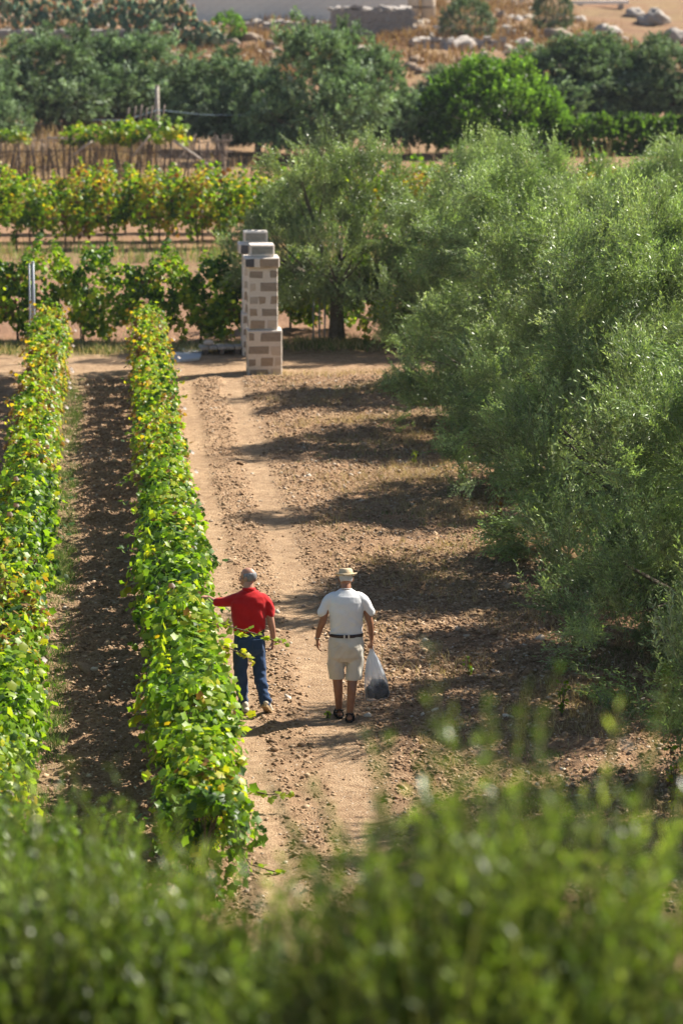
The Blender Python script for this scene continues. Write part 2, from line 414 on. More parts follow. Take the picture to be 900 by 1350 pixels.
def olive_crown(name, lobes, n, K=9, Ln=.36, leafL=.062, leafW=.017, upw=.75, pal=OL, zmin=.25, bright=1.0, spread=.35, per=14, gap=.3, lead=1.8):
    nc = n//per; O, N = crown_points(lobes, nc, inner=.84, zmin=zmin, gap=gap); n = nc*per
    up = np.array([0, 0, 1.])
    upf = np.where(N[:, 2:3] > -.15, upw, -.15)
    Dc = norm(N*.65+up*upf+rng.normal(0, spread, N.shape))
    patch = vn(O[:, 0]*1.0+9, O[:, 1]+O[:, 2], 1.1, 77)
    idx = np.clip((patch*3.2+rng.normal(0, 1.0, nc)).astype(int), 0, len(pal)-1)
    cc = pal[idx]*rng.uniform(.6, 1.35, (nc, 1))*bright
    ldr = (rng.uniform(0, 1, nc) < .14) & (N[:, 2] > 0); Dc[ldr] = norm(Dc[ldr]*.4+np.array([0, 0, 1.])); lm = np.repeat(np.where(ldr, lead, 1.0), per)
    O = np.repeat(O, per, 0)+rng.normal(0, Ln*.24, (n, 3)); D = norm(np.repeat(Dc, per, 0)+rng.normal(0, .19, (n, 3)))
    cols = np.repeat(cc, per, 0)*rng.uniform(.88, 1.12, (n, 1))
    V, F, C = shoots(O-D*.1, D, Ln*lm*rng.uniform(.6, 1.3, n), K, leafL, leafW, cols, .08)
    return np_mesh(name, V, F, C)
def rand_lobes(w, h, z0, n, seed, rmin=.85, rmax=1.25, skirt=True):
    r = np.random.default_rng(seed); L = [(0, 0, z0+(h-z0)*.52, w*.62, w*.62, (h-z0)*.47)]
    for k in range(n):
        a = 2*math.pi*k/n+r.uniform(-.3, .3); rr = w*r.uniform(.50, .72); s_ = r.uniform(rmin, rmax)
        L.append((rr*math.cos(a), rr*math.sin(a), z0+s_*.75+r.uniform(0, .5)*(h-z0-2*s_), s_, s_, s_*r.uniform(.8, 1.05)))
    for k in range(max(3, n//2)):
        a = 2*math.pi*k/max(3, n//2)+r.uniform(0, 1); rr = w*r.uniform(.18, .42); s_ = r.uniform(.75, 1.05)
        L.append((rr*math.cos(a), rr*math.sin(a), h-s_*r.uniform(.95, 1.25), s_, s_, s_))
    for k in range(n if skirt else 0):
        a = 2*math.pi*(k+.5)/n+r.uniform(-.3, .3); rr = w*r.uniform(.62, .78); s_ = r.uniform(.7, .95)
        L.append((rr*math.cos(a), rr*math.sin(a), z0+s_*r.uniform(.4, .65), s_, s_, s_))
    for k in range(12 if skirt else 4):  # tall narrow top plumes, added to throw striped shadows and feather the outline
        a = r.uniform(0, 6.283); rr = w*r.uniform(.15, .8); s_ = r.uniform(.26, .42)
        L.append((rr*math.cos(a), rr*math.sin(a), h-.1+r.uniform(-.2, .3)-(rr/w)**2*1.2, s_, s_, s_*2.3))
    return L
def trunk_mesh(name, lobes, base_r, fork=.9, seed=0, lean=(0, 0), n=9):
    r = np.random.default_rng(seed); mb = MB()
    tx, ty = lean
    fk = Vector((tx*.5, ty*.5, fork))
    mb.tube([(0, 0, -.15), (tx*.1, ty*.1, .12), (tx*.3, ty*.3, fork*.55), fk], [base_r*1.5, base_r*1.15, base_r*.95, base_r*.85], n, round_=True)
    for L in lobes[:9]:
        e = Vector(L[:3]); mid = fk.lerp(e, .5)+Vector(r.uniform(-.15, .15, 3))+Vector((0, 0, -.12))
        mb.tube([fk-Vector((0, 0, .12)), fk.lerp(mid, .5)+Vector(r.uniform(-.06, .06, 3)), mid, e], [base_r*.5, base_r*.4, base_r*.28, base_r*.1], 6, round_=True)
        for _ in range(3):
            d = Vector(r.normal(0, 1, 3)).normalized(); q = e+Vector((d.x*L[3], d.y*L[4], d.z*L[5]))*.75
            mb.tube([mid, mid.lerp(q, .5)+Vector(r.uniform(-.08, .08, 3)), q], [base_r*.22, base_r*.12, .006], 5)
    return mb.mesh(name)
def make_tree(name, label, cat, loc, crown_me, trunk_me, rz=0, sc=(1, 1, 1), group=None, cm=None):
    t = thing(name, label, cat, loc, rz, group); t.scale = sc
    link('trunk', trunk_me, t, M['bark']); link('crown', crown_me, t, cm or M['olive'])['kind'] = 'stuff'
    return t
variants = []
for k, (w, h, nl, sd_) in enumerate([(2.5, 4.7, 8, 3), (2.35, 4.8, 7, 14), (2.6, 4.5, 8, 29)]):
    lb = rand_lobes(w, h, .2, nl, sd_)
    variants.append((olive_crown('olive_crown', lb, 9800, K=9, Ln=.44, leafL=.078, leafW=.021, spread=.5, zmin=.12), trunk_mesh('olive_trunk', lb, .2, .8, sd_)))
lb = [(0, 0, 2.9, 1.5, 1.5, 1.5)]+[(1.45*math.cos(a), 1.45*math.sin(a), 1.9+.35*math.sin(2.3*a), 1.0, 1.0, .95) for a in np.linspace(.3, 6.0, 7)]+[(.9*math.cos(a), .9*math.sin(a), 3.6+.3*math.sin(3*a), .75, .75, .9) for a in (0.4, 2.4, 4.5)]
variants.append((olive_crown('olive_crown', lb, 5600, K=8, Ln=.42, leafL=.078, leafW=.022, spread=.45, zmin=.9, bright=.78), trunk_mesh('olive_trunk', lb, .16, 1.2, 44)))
near = [  # x, y, variant, rotation, scale, label
    (8.5, 31.2, 0, .3, 1.0, 'olive tree partly outside the frame at the lower right, nearest in the right-hand row'),
    (7.75, 36.3, 2, 1.7, 1.0, 'bushy olive tree at the right edge whose dark skirt nearly touches the soil'),
    (8.9, 39.9, 1, 5.0, 1.0, 'olive tree squeezed between the two nearest bushy olives at the right edge'),
    (8.0, 43.6, 0, 4.1, 1.0, 'olive tree level with the walking men, second bulge up along the right of the track'),
    (8.3, 50.0, 1, 2.6, 1.0, 'olive tree in the right-hand row just beyond the two men'),
    (7.9, 56.8, 1, 5.2, 1.02, 'olive tree in the row edge with low branches over weedy soil, midway to the pillars'),
    (8.2, 63.0, 2, .9, .98, 'olive tree with broad light grey-green crown right of the stone pillars'),
    (5.3, 71.0, 3, 3.3, 1.1, 'small dark olive tree beside the stone pillars, leftmost of the grove'),
    (8.9, 70.4, 0, 4.4, 1.0, 'tall feathery olive tree at the far end of the grove by the vineyard'),
    (14.6, 47.0, 1, .5, 1.0, 'olive tree at the right edge behind the front row, nearest of the back row'),
    (14.4, 53.6, 2, 2.2, 1.05, 'olive tree in the back row behind the second gap, right edge of the frame'),
    (14.2, 60.0, 0, 5.6, 1.0, 'olive tree in the middle of the back row of the grove'),
    (13.9, 66.4, 1, 1.1, 1.0, 'olive tree with upright shoots towards the far end of the back row'),
    (13.2, 72.8, 2, 3.8, 1.0, 'olive tree at the far right corner of the grove, its top against the hedge'),
    (20.0, 70.0, 0, 1.9, 1.0, 'olive tree deep in the grove at the far right, third from the track'),
]
for (x, y, v, rz, s_, lab) in near:
    make_tree('olive_tree', lab, 'olive tree', (x, y, 0), variants[v][0], variants[v][1], rz, (s_, s_, s_*(.84 if 33 < y < 40 else 1.0 if y < 47 else .92 if y < 58 else .90)), 'olive trees of the grove beside the track')

# blurred olive tops in the foreground, below the camera
FG = .95*np.array([[.045, .078, .015], [.12, .185, .03], [.03, .05, .011], [.21, .29, .055], [.32, .38, .12]])
def fg_tree(label, spots, n, Y0, seed, bright=1.0, Ln=.42, leafL=.058, leafW=.013, upw=1.5):
    """spots: (photo x, photo y, distance, radius) of the lobes that show"""
    base = atY(spots[0][0], 1300, Y0); L = []
    for (px, py, Yd, r) in spots:
        p = atY(px, py+(45 if Yd > 12 else 70), Yd); L.append((p.x-base.x, p.y-base.y, p.z, r, r, r*1.05))
    zc = min(l[2] for l in L)
    full = L+[(.3*math.cos(a), .35*math.sin(a)-.2, zc*.68, .9, .9, 1.0) for a in (0, 2.1, 4.2)]
    t = thing('olive_tree', label, 'olive tree', (base.x, base.y, 0), 0, 'blurred olive tops in the foreground')
    link('trunk', trunk_mesh('olive_trunk', full, .16, 2.0, seed), t, M['bark'])
    link('crown', olive_crown('foreground_crown', L, int(n*1.25), 14, Ln*1.15, leafL, leafW, upw, zmin=1.0, bright=bright, spread=.22, pal=FG, per=7, gap=.7, lead=1.5), t, M['olive_young'])['kind'] = 'stuff'
    lo = [l for l in full[len(L):]]
    link('lower_crown', olive_crown('lower_crown', lo, 700, 9, .5, .075, .022, .5, zmin=1.0), t, M['olive'])['kind'] = 'stuff'
fg_tree('sharper grey-green olive top at the lower left corner, in front of the vine rows',
        [(40, 1230, 14.5, .42), (-60, 1190, 14.8, .4), (130, 1290, 14.2, .40), (20, 1380, 13.8, .6), (200, 1340, 14, .36), (-80, 1320, 14, .5), (280, 1390, 14, .36)], 3200, 14.6, 1, 1.15, .40)
fg_tree('softly blurred olive top along the bottom edge, left of centre',
        [(200, 1380, 9.6, .28), (90, 1400, 9.4, .30), (300, 1430, 9.8, .28), (250, 1500, 9.3, .4), (390, 1500, 9.6, .28), (0, 1450, 9.3, .40)], 2900, 9.6, 2, .85, .40)
fg_tree('strongly blurred dark olive top with long upright shoots at the bottom right',
        [(640, 1290, 8.2, .18), (565, 1370, 8.0, .20), (735, 1250, 8.4, .14), (690, 1250, 8.4, .13), (790, 1290, 8.3, .15), (720, 1390, 8.4, .26), (490, 1440, 8.2, .18), (870, 1450, 8.2, .24), (620, 1500, 7.9, .32), (790, 1530, 8, .36), (930, 1400, 8.1, .18)], 2900, 8.2, 3, .85, .48)

# ------------------------------------------------------------------ grapevines
lobe_a = np.linspace(0, 2*math.pi, 11)[:-1]
lobe_r = np.array([1.0, .70, .92, .66, .82, .42, .82, .66, .92, .70])   # five lobes, notch at the stalk
LEAF2 = np.stack([np.cos(lobe_a)*lobe_r, np.sin(lobe_a)*lobe_r], 1)*.62+np.array([.30, 0])
def vine_leaves(P_, Nn, size, cols):
    n = len(P_)
    g = np.array([0, 0, -1.])+rng.normal(0, .5, (n, 3)); d = norm(g-Nn*(g*Nn).sum(1, keepdims=True)); s_ = np.cross(Nn, d)
    q = LEAF2[None]*size[:, None, None]
    fold = rng.uniform(.05, .35, (n, 1)); curl = rng.uniform(-.1, .35, (n, 1))
    v = P_[:, None]+d[:, None]*q[..., :1]+s_[:, None]*q[..., 1:]
    off = -fold*np.abs(q[..., 1])-curl*q[..., 0]*np.abs(LEAF2[None, :, 0])
    v = v+Nn[:, None]*off[..., None]
    c0 = (P_+d*(size*.28)[:, None])[:, None]
    v = np.concatenate([c0, v], 1)             # 11 verts
    f = np.array([[0, 1+k, 1+(k+1) % 10] for k in range(10)])
    F = f[None]+(np.arange(n)*11)[:, None, None]
    cc = np.repeat(cols[:, None], 11, 1).copy(); cc[:, 1:] *= rng.uniform(.85, 1.12, (n, 10, 1))
    return v.reshape(-1, 3), F.reshape(-1, 3), cc.reshape(-1, 3)
VG = np.array([[.12, .22, .018], [.18, .30, .022], [.25, .36, .025], [.35, .42, .03], [.46, .44, .035], [.56, .38, .03], [.30, .17, .04], [.17, .09, .04], [.05, .11, .018], [.30, .10, .03]])
W_GREEN = np.array([.20, .28, .24, .11, .03, .005, .005, .005, .12, .0])
W_YEL = np.array([.15, .22, .24, .18, .08, .02, .01, .01, .09, .0])
W_BRN = np.array([.10, .12, .10, .10, .14, .12, .16, .14, .10, .03])
W_DARK = np.array([.30, .20, .10, .05, .03, .01, .01, .02, .28, .0])
def foliage(name, nleaf, lx, ly, z0, z1, w, size=.115, clump=.5, topped=1.0):
    """leaf wall: lx half-thickness (x), ly half-length (y)"""
    P_ = []; N_ = []; cnt = 0
    sx = rng.uniform(0, 99)
    while cnt < nleaf:
        m = nleaf; a = rng.uniform(0, 2*math.pi, m); r = np.sqrt(rng.uniform(.25, 1.0, m)); y = rng.uniform(-ly, ly, m)*1.12
        bul = .42+1.15*vn(y+sx, np.sin(a)*.6+a*0, .26, 90)
        x = np.cos(a)*r*lx*bul; zc = (z0+z1)/2; zr = (z1-z0)/2
        z = zc+np.sin(a)*r*zr*bul*topped
        ok = vn(y*1+sx, z+x*.8, .2, 91) > clump*.85
        endy = 1-np.clip((np.abs(y)-ly*.75)/(ly*.4), 0, 1)*.6
        ok &= rng.uniform(0, 1, m) < endy
        nn = np.stack([np.cos(a)*1.1, rng.normal(0, .35, m), np.sin(a)*.6+.6], 1)
        P_.append(np.stack([x, y, z], 1)[ok]); N_.append(norm(nn+rng.normal(0, .75, nn.shape))[ok]); cnt += ok.sum()
    P_ = np.concatenate(P_)[:nleaf]; N_ = np.concatenate(N_)[:nleaf]
    # shoots sticking out of the top and the sides
    ns = 16
    for _ in range(ns):
        o_ = P_[rng.integers(len(P_))].copy(); d_ = norm(np.array([rng.normal(0, .7), rng.normal(0, .5), rng.uniform(.2, 1.0)])); k = rng.integers(5, 9)
        t = np.arange(k)[:, None]*.055; pp = o_+d_*t; pp[:, 2] -= (t[:, 0]**2)*.5
        P_ = np.concatenate([P_, pp+rng.normal(0, .015, pp.shape)]); N_ = np.concatenate([N_, norm(rng.normal(0, .6, (k, 3))+np.array([0, 0, .8]))])
    n = len(P_)
    patch = vn(P_[:, 1]+sx, P_[:, 2]*1.2, .3, 93)
    order = np.array([8, 0, 1, 2, 3, 4, 5, 9, 6, 7]); ww = w[order]/w.sum()
    u_ = vn(P_[:, 1]+sx, P_[:, 2]*1.1+P_[:, 0], .38, 93)*.75+rng.uniform(0, 1, n)*.5
    rk = np.argsort(np.argsort(u_))/n
    idx = order[np.clip(np.searchsorted(np.cumsum(ww), rk), 0, 9)]
    cols = VG[idx]*1.0*rng.uniform(.82, 1.18, (n, 1))
    return np_mesh(name, *vine_leaves(P_, N_, size*rng.uniform(.5, 1.2, n), cols))
def vine_trunk(h, seed, arms=.5, along='y'):
    r = np.random.default_rng(seed); mb = MB()
    j = lambda s_: r.uniform(-s_, s_)
    mb.tube([(0, 0, -.1), (j(.03), j(.03), h*.35), (j(.04), j(.04), h*.7), (0, 0, h)], [.036, .028, .026, .024], 7)
    for sgn in (-1, 1):
        mb.tube([(0, 0, h-.03), (j(.02), sgn*arms*.4, h+.05), (j(.03), sgn*arms, h+.03+j(.04))], [.02, .015, .009], 6)
    for _ in range(9):
        y = r.uniform(-arms, arms); mb.tube([(0, y, h), (j(.12), y+j(.1), h+.3), (j(.25), y+j(.2), h+r.uniform(.45, .75))], [.006, .005, .003], 4)
    return mb.mesh('vine_trunk')
trk = [vine_trunk(.62, s_) for s_ in (1, 2, 3)]
fol_g = [foliage('vine_foliage', 1150, .375, .62, .33, 1.42, w, .098) for w in (W_GREEN, W_YEL*.5+W_DARK*.5, W_GREEN*.6+W_YEL*.4, W_DARK, W_DARK*.5+W_GREEN*.5)]
fol_b = [foliage('vine_foliage', 1000, .34, .60, .36, 1.40, w, .092) for w in (W_BRN, W_BRN*.6+W_GREEN*.4)]
def place_vine(x, y, z, fol, tr, label, group, rz=0, sc=1.0, name='grapevine'):
    t = thing(name, label, 'grapevine', (x, y, z), rz, group); t.scale = (sc, 1, sc)
    link('trunk', tr, t, M['vinewood'] if not tr.materials else None); f = link('foliage', fol, t, M['vine'] if not fol.materials else None); f['kind'] = 'stuff'
    return t
LAB_A = 'leafy grapevine in the long row between the track and the shaded lane'
LAB_A2 = 'yellowing and browning grapevine towards the pillar end of the long row beside the track'
LAB_B = 'grapevine in the leftmost long row along the left edge of the picture'
LAB_B2 = 'browning grapevine near the post at the far end of the leftmost row'
vines_A = {}
yy = 27.3; k = 0
while yy < 66.6:
    brn = rng.uniform() < np.clip((yy-44)/9, 0.05, .95)
    fol = fol_b[rng.integers(2)] if brn else fol_g[rng.integers(5)]
    far = yy > 52
    x = .80+rng.normal(0, .03)
    lab_ = LAB_A2 if far else ('dark green grapevine at the near end of the row beside the track, by the foreground' if yy < 31 else 'bright leafy grapevine of the row beside the track, nearer than the two men' if yy < 34 else 'yellow-green grapevine beside the man in red' if yy < 38 else LAB_A)
    t = place_vine(x, yy, gz(.82, yy)*.5, fol, trk[k % 3], lab_, 'grapevines of the row beside the track', rng.choice([0, math.pi]), rng.uniform(.92, 1.08))
    vines_A[round(yy, 1)] = t; yy += 1.0; k += 1
yy = 26.2
while yy < 66.6:
    brn = rng.uniform() < np.clip((yy-44)/10, .1, .9)
    fol = fol_b[rng.integers(2)] if brn else fol_g[rng.integers(5)]
    place_vine(-1.30+rng.normal(0, .03), yy, 0, fol, trk[k % 3], LAB_B2 if yy > 52 else LAB_B, 'grapevines of the leftmost row', rng.choice([0, math.pi]), rng.uniform(.92, 1.08)); yy += 1.0; k += 1

# long canes reaching out over the track, every leaf its own piece
leaf_me = []
for c in (VG[2], VG[3], VG[4], VG[1]):
    for _ in range(2):
        leaf_me.append(np_mesh('vine_leaf', *vine_leaves(np.zeros((1, 3)), norm(np.array([[rng.normal(0, .2), rng.normal(0, .2), 1.0]])), np.array([.105]), c[None]*1.05)))
for l in leaf_me: l.materials.append(M['vine'])
def cane(vine, pix, Yd, label, yel=False, n=11, size=1.0):
    pts = [atY(px, py, Yd) for px, py in pix]
    off = Vector(vine.location); sx = vine.scale.x
    rot = Matrix.Rotation(-vine.rotation_euler.z, 3, 'Z')
    loc = []
    for p in pts:
        q = rot @ (p-off); loc.append(Vector((q.x/sx, q.y, q.z/vine.scale.z)))
    # start at the vine's cordon
    path = [Vector((0, 0, .7))]+loc
    c = MB().tube(path, [.007]*(len(path)-1)+[.003], 6).build('cane', M['vinewood'], vine); c['label'] = label
    for i in range(n):
        t = i/(n-1)*(len(loc)-1); a = int(min(t, len(loc)-2)); p = loc[a].lerp(loc[a+1], t-a)
        for _ in range(3):
            lf = link('leaf', random.choice(leaf_me[2:6] if yel else leaf_me[0:4]), c)
            lf.location = p+Vector((random.uniform(-.035, .035), random.uniform(-.04, .04), random.uniform(-.035, .035)))
            s_ = random.uniform(.65, 1.05)*size*(1-.3*i/n); lf.scale = (s_,)*3
            lf.rotation_euler = (random.uniform(-.9, .9), random.uniform(-.9, .9), random.uniform(0, 6.28))
def va(y): return vines_A[min(vines_A, key=lambda q: abs(q-y))]
cane(va(34.3), [(286, 820), (310, 828), (335, 835), (358, 843), (375, 848)], 34.4, 'long green cane hanging in front of the jeans')
cane(va(34.3), [(284, 852), (302, 855), (318, 861), (332, 870)], 34.1, 'short yellow cane in front of the jeans', True, 8)
cane(va(33.3), [(280, 900), (296, 902), (308, 908)], 33.6, 'small green cane tip beside the left trouser leg', False, 5)
cane(va(31.3), [(300, 1035), (330, 1042), (355, 1048), (383, 1045)], 30.9, 'dark green cane reaching out low over the track', False, 8)
cane(va(29.3), [(330, 1140), (365, 1150), (390, 1158), (412, 1150)], 28.7, 'dark green cane lying out over the track at the near end', False, 8)
cane(va(45.3), [(180, 622), (165, 630), (158, 638)], 45.0, 'dark cane sticking out left over the shaded lane', False, 6)

# vines across the headland, beyond the road
fol_c = [foliage('vine_foliage', 1900, .62, .68, .35, 2.05, w, .12, .3) for w in (W_DARK, W_GREEN*.6+W_DARK*.6)]
trk_c = [vine_trunk(.8, 11, .3), vine_trunk(.8, 12, .3)]
cx_ = [(-3.6, -3.6), (25, 0), (110, 1), (192, 0), (265, 1), (322, 0), (392, 1), (450, 0), (505, 1)]
labs = ['grapevine at the left edge beyond the dirt road, partly out of frame', 'dark leafy grapevine behind the end post of the leftmost row', 'bushy grapevine with a thin stake, between the ends of the two long rows',
        'grapevine right behind the far end of the row beside the track', 'rounded free-standing grapevine left of the stone pillars', 'grapevine partly hidden behind the left side of the rear stone pillar',
        'grapevine with yellow-green leaves behind the small olive right of the pillars', 'grapevine by the pale stakes under the small olive tree', 'grapevine hidden low behind the olives right of the stakes']
for k, (px, v) in enumerate(cx_):
    if k == 0: x, y = -3.7, 70.6
    else: x, y = hit(px, 452)
    s_ = rng.uniform(.92, 1.1); t = place_vine(x, y+(2.6 if px in (392, 450) else 0)+rng.normal(0, .15), 0, fol_c[int(v) % 2], trk_c[k % 2], labs[k], 'grapevines beyond the dirt road', math.pi/2, s_)
# stacked rows of the far vineyard
fol_d = [foliage('vine_foliage', 900, .50, .85, .50, 2.12, w, .14, .45) for w in (W_GREEN*.5+W_DARK*.5, W_GREEN*.8+W_BRN*.3, W_BRN*.7+W_DARK*.5)]
trk_d = vine_trunk(.95, 21, .6); trk_d.materials.append(M['vinewood'])
for r_, (yr, lab) in enumerate([(96.0, 'grapevine in the front row of the far vineyard, dark trunk showing'), (98.6, 'grapevine in the middle row of the far vineyard'), (101.4, 'grapevine in the back row of the far vineyard, below the stake fence')]):
    x = -6.0+r_*.4
    while x < 20:
        place_vine(x, yr+rng.normal(0, .12), 0, fol_d[rng.integers(3)], trk_d, lab, 'grapevines of the far vineyard', math.pi/2+rng.choice([0, math.pi]), rng.uniform(.88, 1.12))
        x += 1.45*rng.uniform(.9, 1.1)

# posts, stakes and wires
def post(name, x, y, h, r, m_, label, cat, group=None, lean=(0, 0), z=0):
    t = thing(name, label, cat, (x, y, z), 0, group)
    MB().tube([(0, 0, -.2), (lean[0]*.5, lean[1]*.5, h*.5), (lean[0], lean[1], h)], [r*1.05, r, r*.92], 8).build('shaft', m_, t)
    MB().tube([(lean[0], lean[1], h-.002), (lean[0], lean[1], h+.02)], [r*1.12, r*.9], 8).build('cap', m_, t)
    return t
x, y = hit(46, 478); post('vine_post', x, y, 2.25, .035, M['steel'], 'pale metal post at the end of the leftmost vine row', 'post')
x, y = hit(41, 470); post('vine_post', x, y, 2.1, .022, M['steel'], 'thinner pale post just left of the end post of the leftmost row', 'post')
for px, lab in ((413, 'leftmost of three pale stakes under the small olive tree'), (421, 'middle one of three pale stakes under the small olive tree'), (428, 'rightmost of three pale stakes under the small olive tree')):
    x, y = hit(px, 449); post('plant_stake', x, y, .95, .022, M['steel'], lab, 'stake', 'pale stakes under the small olive tree')
x, y = hit(107, 450); post('plant_stake', x, y, 1.2, .018, M['palewood'], 'thin pale wooden stake at the foot of a vine beyond the road', 'stake')
def wire(pts, label, r=.004, m_=None):
    o = MB().tube(pts, r, 5).build('trellis_wire', m_ or M['steel']); tag(o, label, 'wire'); return o
wire([(.80, y_, .68-.01*(i % 2)) for i, y_ in enumerate(np.arange(27, 65, 4.))], 'trellis wire inside the long row beside the track')
wire([(-1.30, y_, .68-.01*(i % 2)) for i, y_ in enumerate(np.arange(26, 66, 4.))], 'trellis wire inside the leftmost long row')
wire([(x_, 96.0, .95) for x_ in np.arange(-7, 21, 4.)], 'dark irrigation wire along the trunks of the far vineyard', .022, M['driedwood'])
# ------------------------------------------------------------------ stone gate pillars
def stone_block(w, d, h, jit=.008, bev=.012):
    bm = bmesh.new(); bmesh.ops.create_cube(bm, size=1)
    bmesh.ops.scale(bm, vec=(w, d, h), verts=bm.verts)
    bmesh.ops.bevel(bm, geom=bm.edges[:], offset=bev, segments=1, affect='EDGES')
    for v in bm.verts: v.co += Vector((random.uniform(-jit, jit), random.uniform(-.002, .002), random.uniform(-jit, jit)))
    me = bpy.data.meshes.new('stone'); bm.to_mesh(me); bm.free(); return me
def tufo(name, c, c2):
    m, nt, b = mat(name); v = objco(nt)
    f = noise(nt, 22, 6, .75, v, .6)
    nt.links.new(ramp(nt, f, [(.32, c2), (.68, c)]), b.inputs['Base Color'])
    b.inputs['Roughness'].default_value = .95; bump(nt, b, noise(nt, 55, 4, .7, v), .8, .02); return m
ST = {'d': tufo('weathered_stone', (.43, .35, .275), (.26, .205, .16)), 'b': tufo('brown_stone', (.48, .37, .27), (.32, .24, .17)), 'm': tufo('grey_stone', (.55, .47, .39), (.40, .34, .28)),
      'l': tufo('pale_stone', (.68, .57, .47), (.54, .44, .35)), 's': tufo('slate_stone', (.13, .13, .14), (.07, .07, .075)), 'g': tufo('lichen_stone', (.42, .40, .34), (.26, .25, .21))}
M['mortar'] = tufo('lime_mortar', (.86, .78, .69), (.70, .61, .52))
SC = 6.756*60.6
def pillar(label, x, y, seed):
    random.seed(seed)
    t = thing('gate_pillar', label, 'pillar', (x, y, 0), 0, 'stone gate pillars')
    D = {'plinth': (168, 475, 905, 1310, .74), 'shaft': (178, 440, 352, 906, .62), 'cap_course': (140, 455, 262, 353, .76), 'top_block': (190, 412, 152, 263, .54)}
    fx = lambda q: (q-320)/SC; fz = lambda q: (1290-q)/SC/.99
    cen = {}
    for nme, (a, b_, c, d_, dep) in D.items():
        w = (b_-a)/SC; h = fz(c)-fz(d_); cx0 = (fx(a)+fx(b_))/2; cz0 = (fz(c)+fz(d_))/2
        me = stone_block(w, dep, h-.002, .004, .018); o = link(nme, me, t, M['mortar']); o.location = (cx0, 0, cz0); cen[nme] = (cx0, w, dep)
    def face_stone(part, x0, x1, y0, y1, k, side='front'):
        cx0, w, dep = cen[part]; h = fz(y0)-fz(y1)
        if side in ('front', 'back'):
            ww = (x1-x0)/SC; me = stone_block(ww+.006, .10, h+.004, .016, .018); o = link('stone', me, t, ST[k])
            sg = -1 if side == 'front' else 1
            o.location = (fx((x0+x1)/2) if sg < 0 else 2*cx0-fx((x0+x1)/2), sg*(dep/2-.05+.006), (fz(y0)+fz(y1))/2)
            if sg > 0: o.rotation_euler.z = math.pi
        else:
            ww = (x1-x0)/SC*dep/w; me = stone_block(ww, .10, h, .012, .02); o = link('stone', me, t, ST[k])
            sg = -1 if side == 'left' else 1
            rel = (fx((x0+x1)/2)-cx0)*dep/w
            o.location = (cx0+sg*(w/2-.05+.006), -sg*rel*-1, (fz(y0)+fz(y1))/2); o.rotation_euler.z = sg*math.pi/2
    LY = [('shaft', 186, 312, 380, 446, 'd'), ('shaft', 368, 434, 376, 442, 'd'), ('shaft', 186, 250, 490, 562, 'l'), ('shaft', 285, 434, 476, 562, 'd'), ('shaft', 186, 264, 606, 676, 'm'), ('shaft', 266, 332, 606, 676, 'b'), ('shaft', 372, 434, 602, 676, 'b'),
          ('shaft', 186, 258, 706, 786, 'b'), ('shaft', 290, 434, 712, 786, 'd'), ('shaft', 192, 325, 818, 896, 'b'), ('shaft', 342, 434, 812, 892, 'l'),
          ('plinth', 176, 232, 926, 1000, 'd'), ('plinth', 285, 467, 920, 1005, 'd'), ('plinth', 176, 358, 1045, 1116, 'd'), ('plinth', 374, 467, 1040, 1128, 'l'),
          ('plinth', 176, 245, 1158, 1226, 'd'), ('plinth', 280, 400, 1146, 1228, 'b'), ('plinth', 404, 467, 1142, 1226, 'l'), ('plinth', 184, 355, 1254, 1300, 'd'), ('plinth', 372, 467, 1244, 1300, 'l'),
          ('cap_course', 150, 235, 270, 348, 's'), ('cap_course', 276, 446, 270, 350, 'b'), ('top_block', 206, 400, 166, 240, 'g')]
    for a in LY:
        face_stone(*a)
    for side in ('left', 'right', 'back'):
        for a in LY:
            k = random.choice('bmldm') if side != 'back' else random.choice('dbml')
            if side == 'left': k = random.choice('lllmb')  # left side mostly pale stones: its lit look put into the colour
            face_stone(*a[:5], k, side)
    return t
px_, py_ = hit(348, 490); pillar('front square pillar of weathered brown stones in pale mortar, nearer of the two at the field edge', px_-.0, py_, 3)
qx, qy = hit(340, 465); pillar('rear square stone pillar standing half hidden behind the nearer one', qx, qy, 8)

# pallet of stone beside the pillars
x, y = hit(291, 466)
t = thing('stone_pallet', 'low pallet with pale stone slabs on dark blocks beside the rear pillar', 'pallet', (x, y, 0), .08)
for k in range(3):
    MB().box((-.36+.36*k, 0, .06), (.10, .5, .12), jit=.006).build('support_block', M['driedwood'], t, False)
for k in range(5):
    MB().box((-.40+.2*k, 0, .15+.002*(k % 2)), (.17, .55, .06), jit=.008).build('slab', M['palewood'], t, False)
o = MB(); o.ell((0, 0, .05), (.13, .10, .07), 9, 6); o = o.build('rock', ST['l'], None, False); o.location = (x-.28, y+.02, .19); tag(o, 'lump of pale rock on the left end of the low pallet', 'rock')

# ------------------------------------------------------------------ people
def remesh(mb, voxel, it=4, disp=None):
    me = mb.mesh('tmp'); ob = bpy.data.objects.new('tmp', me); COL.objects.link(ob)
    r_ = ob.modifiers.new('r', 'REMESH'); r_.mode = 'VOXEL'; r_.voxel_size = voxel; r_.adaptivity = 0
    s_ = ob.modifiers.new('s', 'SMOOTH'); s_.iterations = it; s_.factor = .5
    dg = bpy.context.evaluated_depsgraph_get(); dg.update()
    out = bpy.data.meshes.new_from_object(ob.evaluated_get(dg)); bpy.data.objects.remove(ob); bpy.data.meshes.remove(me)
    if disp is not None:
        n = len(out.vertices); co = np.empty(n*3, np.float32); out.vertices.foreach_get('co', co); co = co.reshape(-1, 3)
        nr = np.empty(n*3, np.float32); out.vertices.foreach_get('normal', nr); nr = nr.reshape(-1, 3)
        co = co+nr*disp(co)[:, None]; out.vertices.foreach_set('co', co.astype(np.float32).ravel()); out.update()
    out.polygons.foreach_set('use_smooth', np.ones(len(out.polygons), bool)); return out
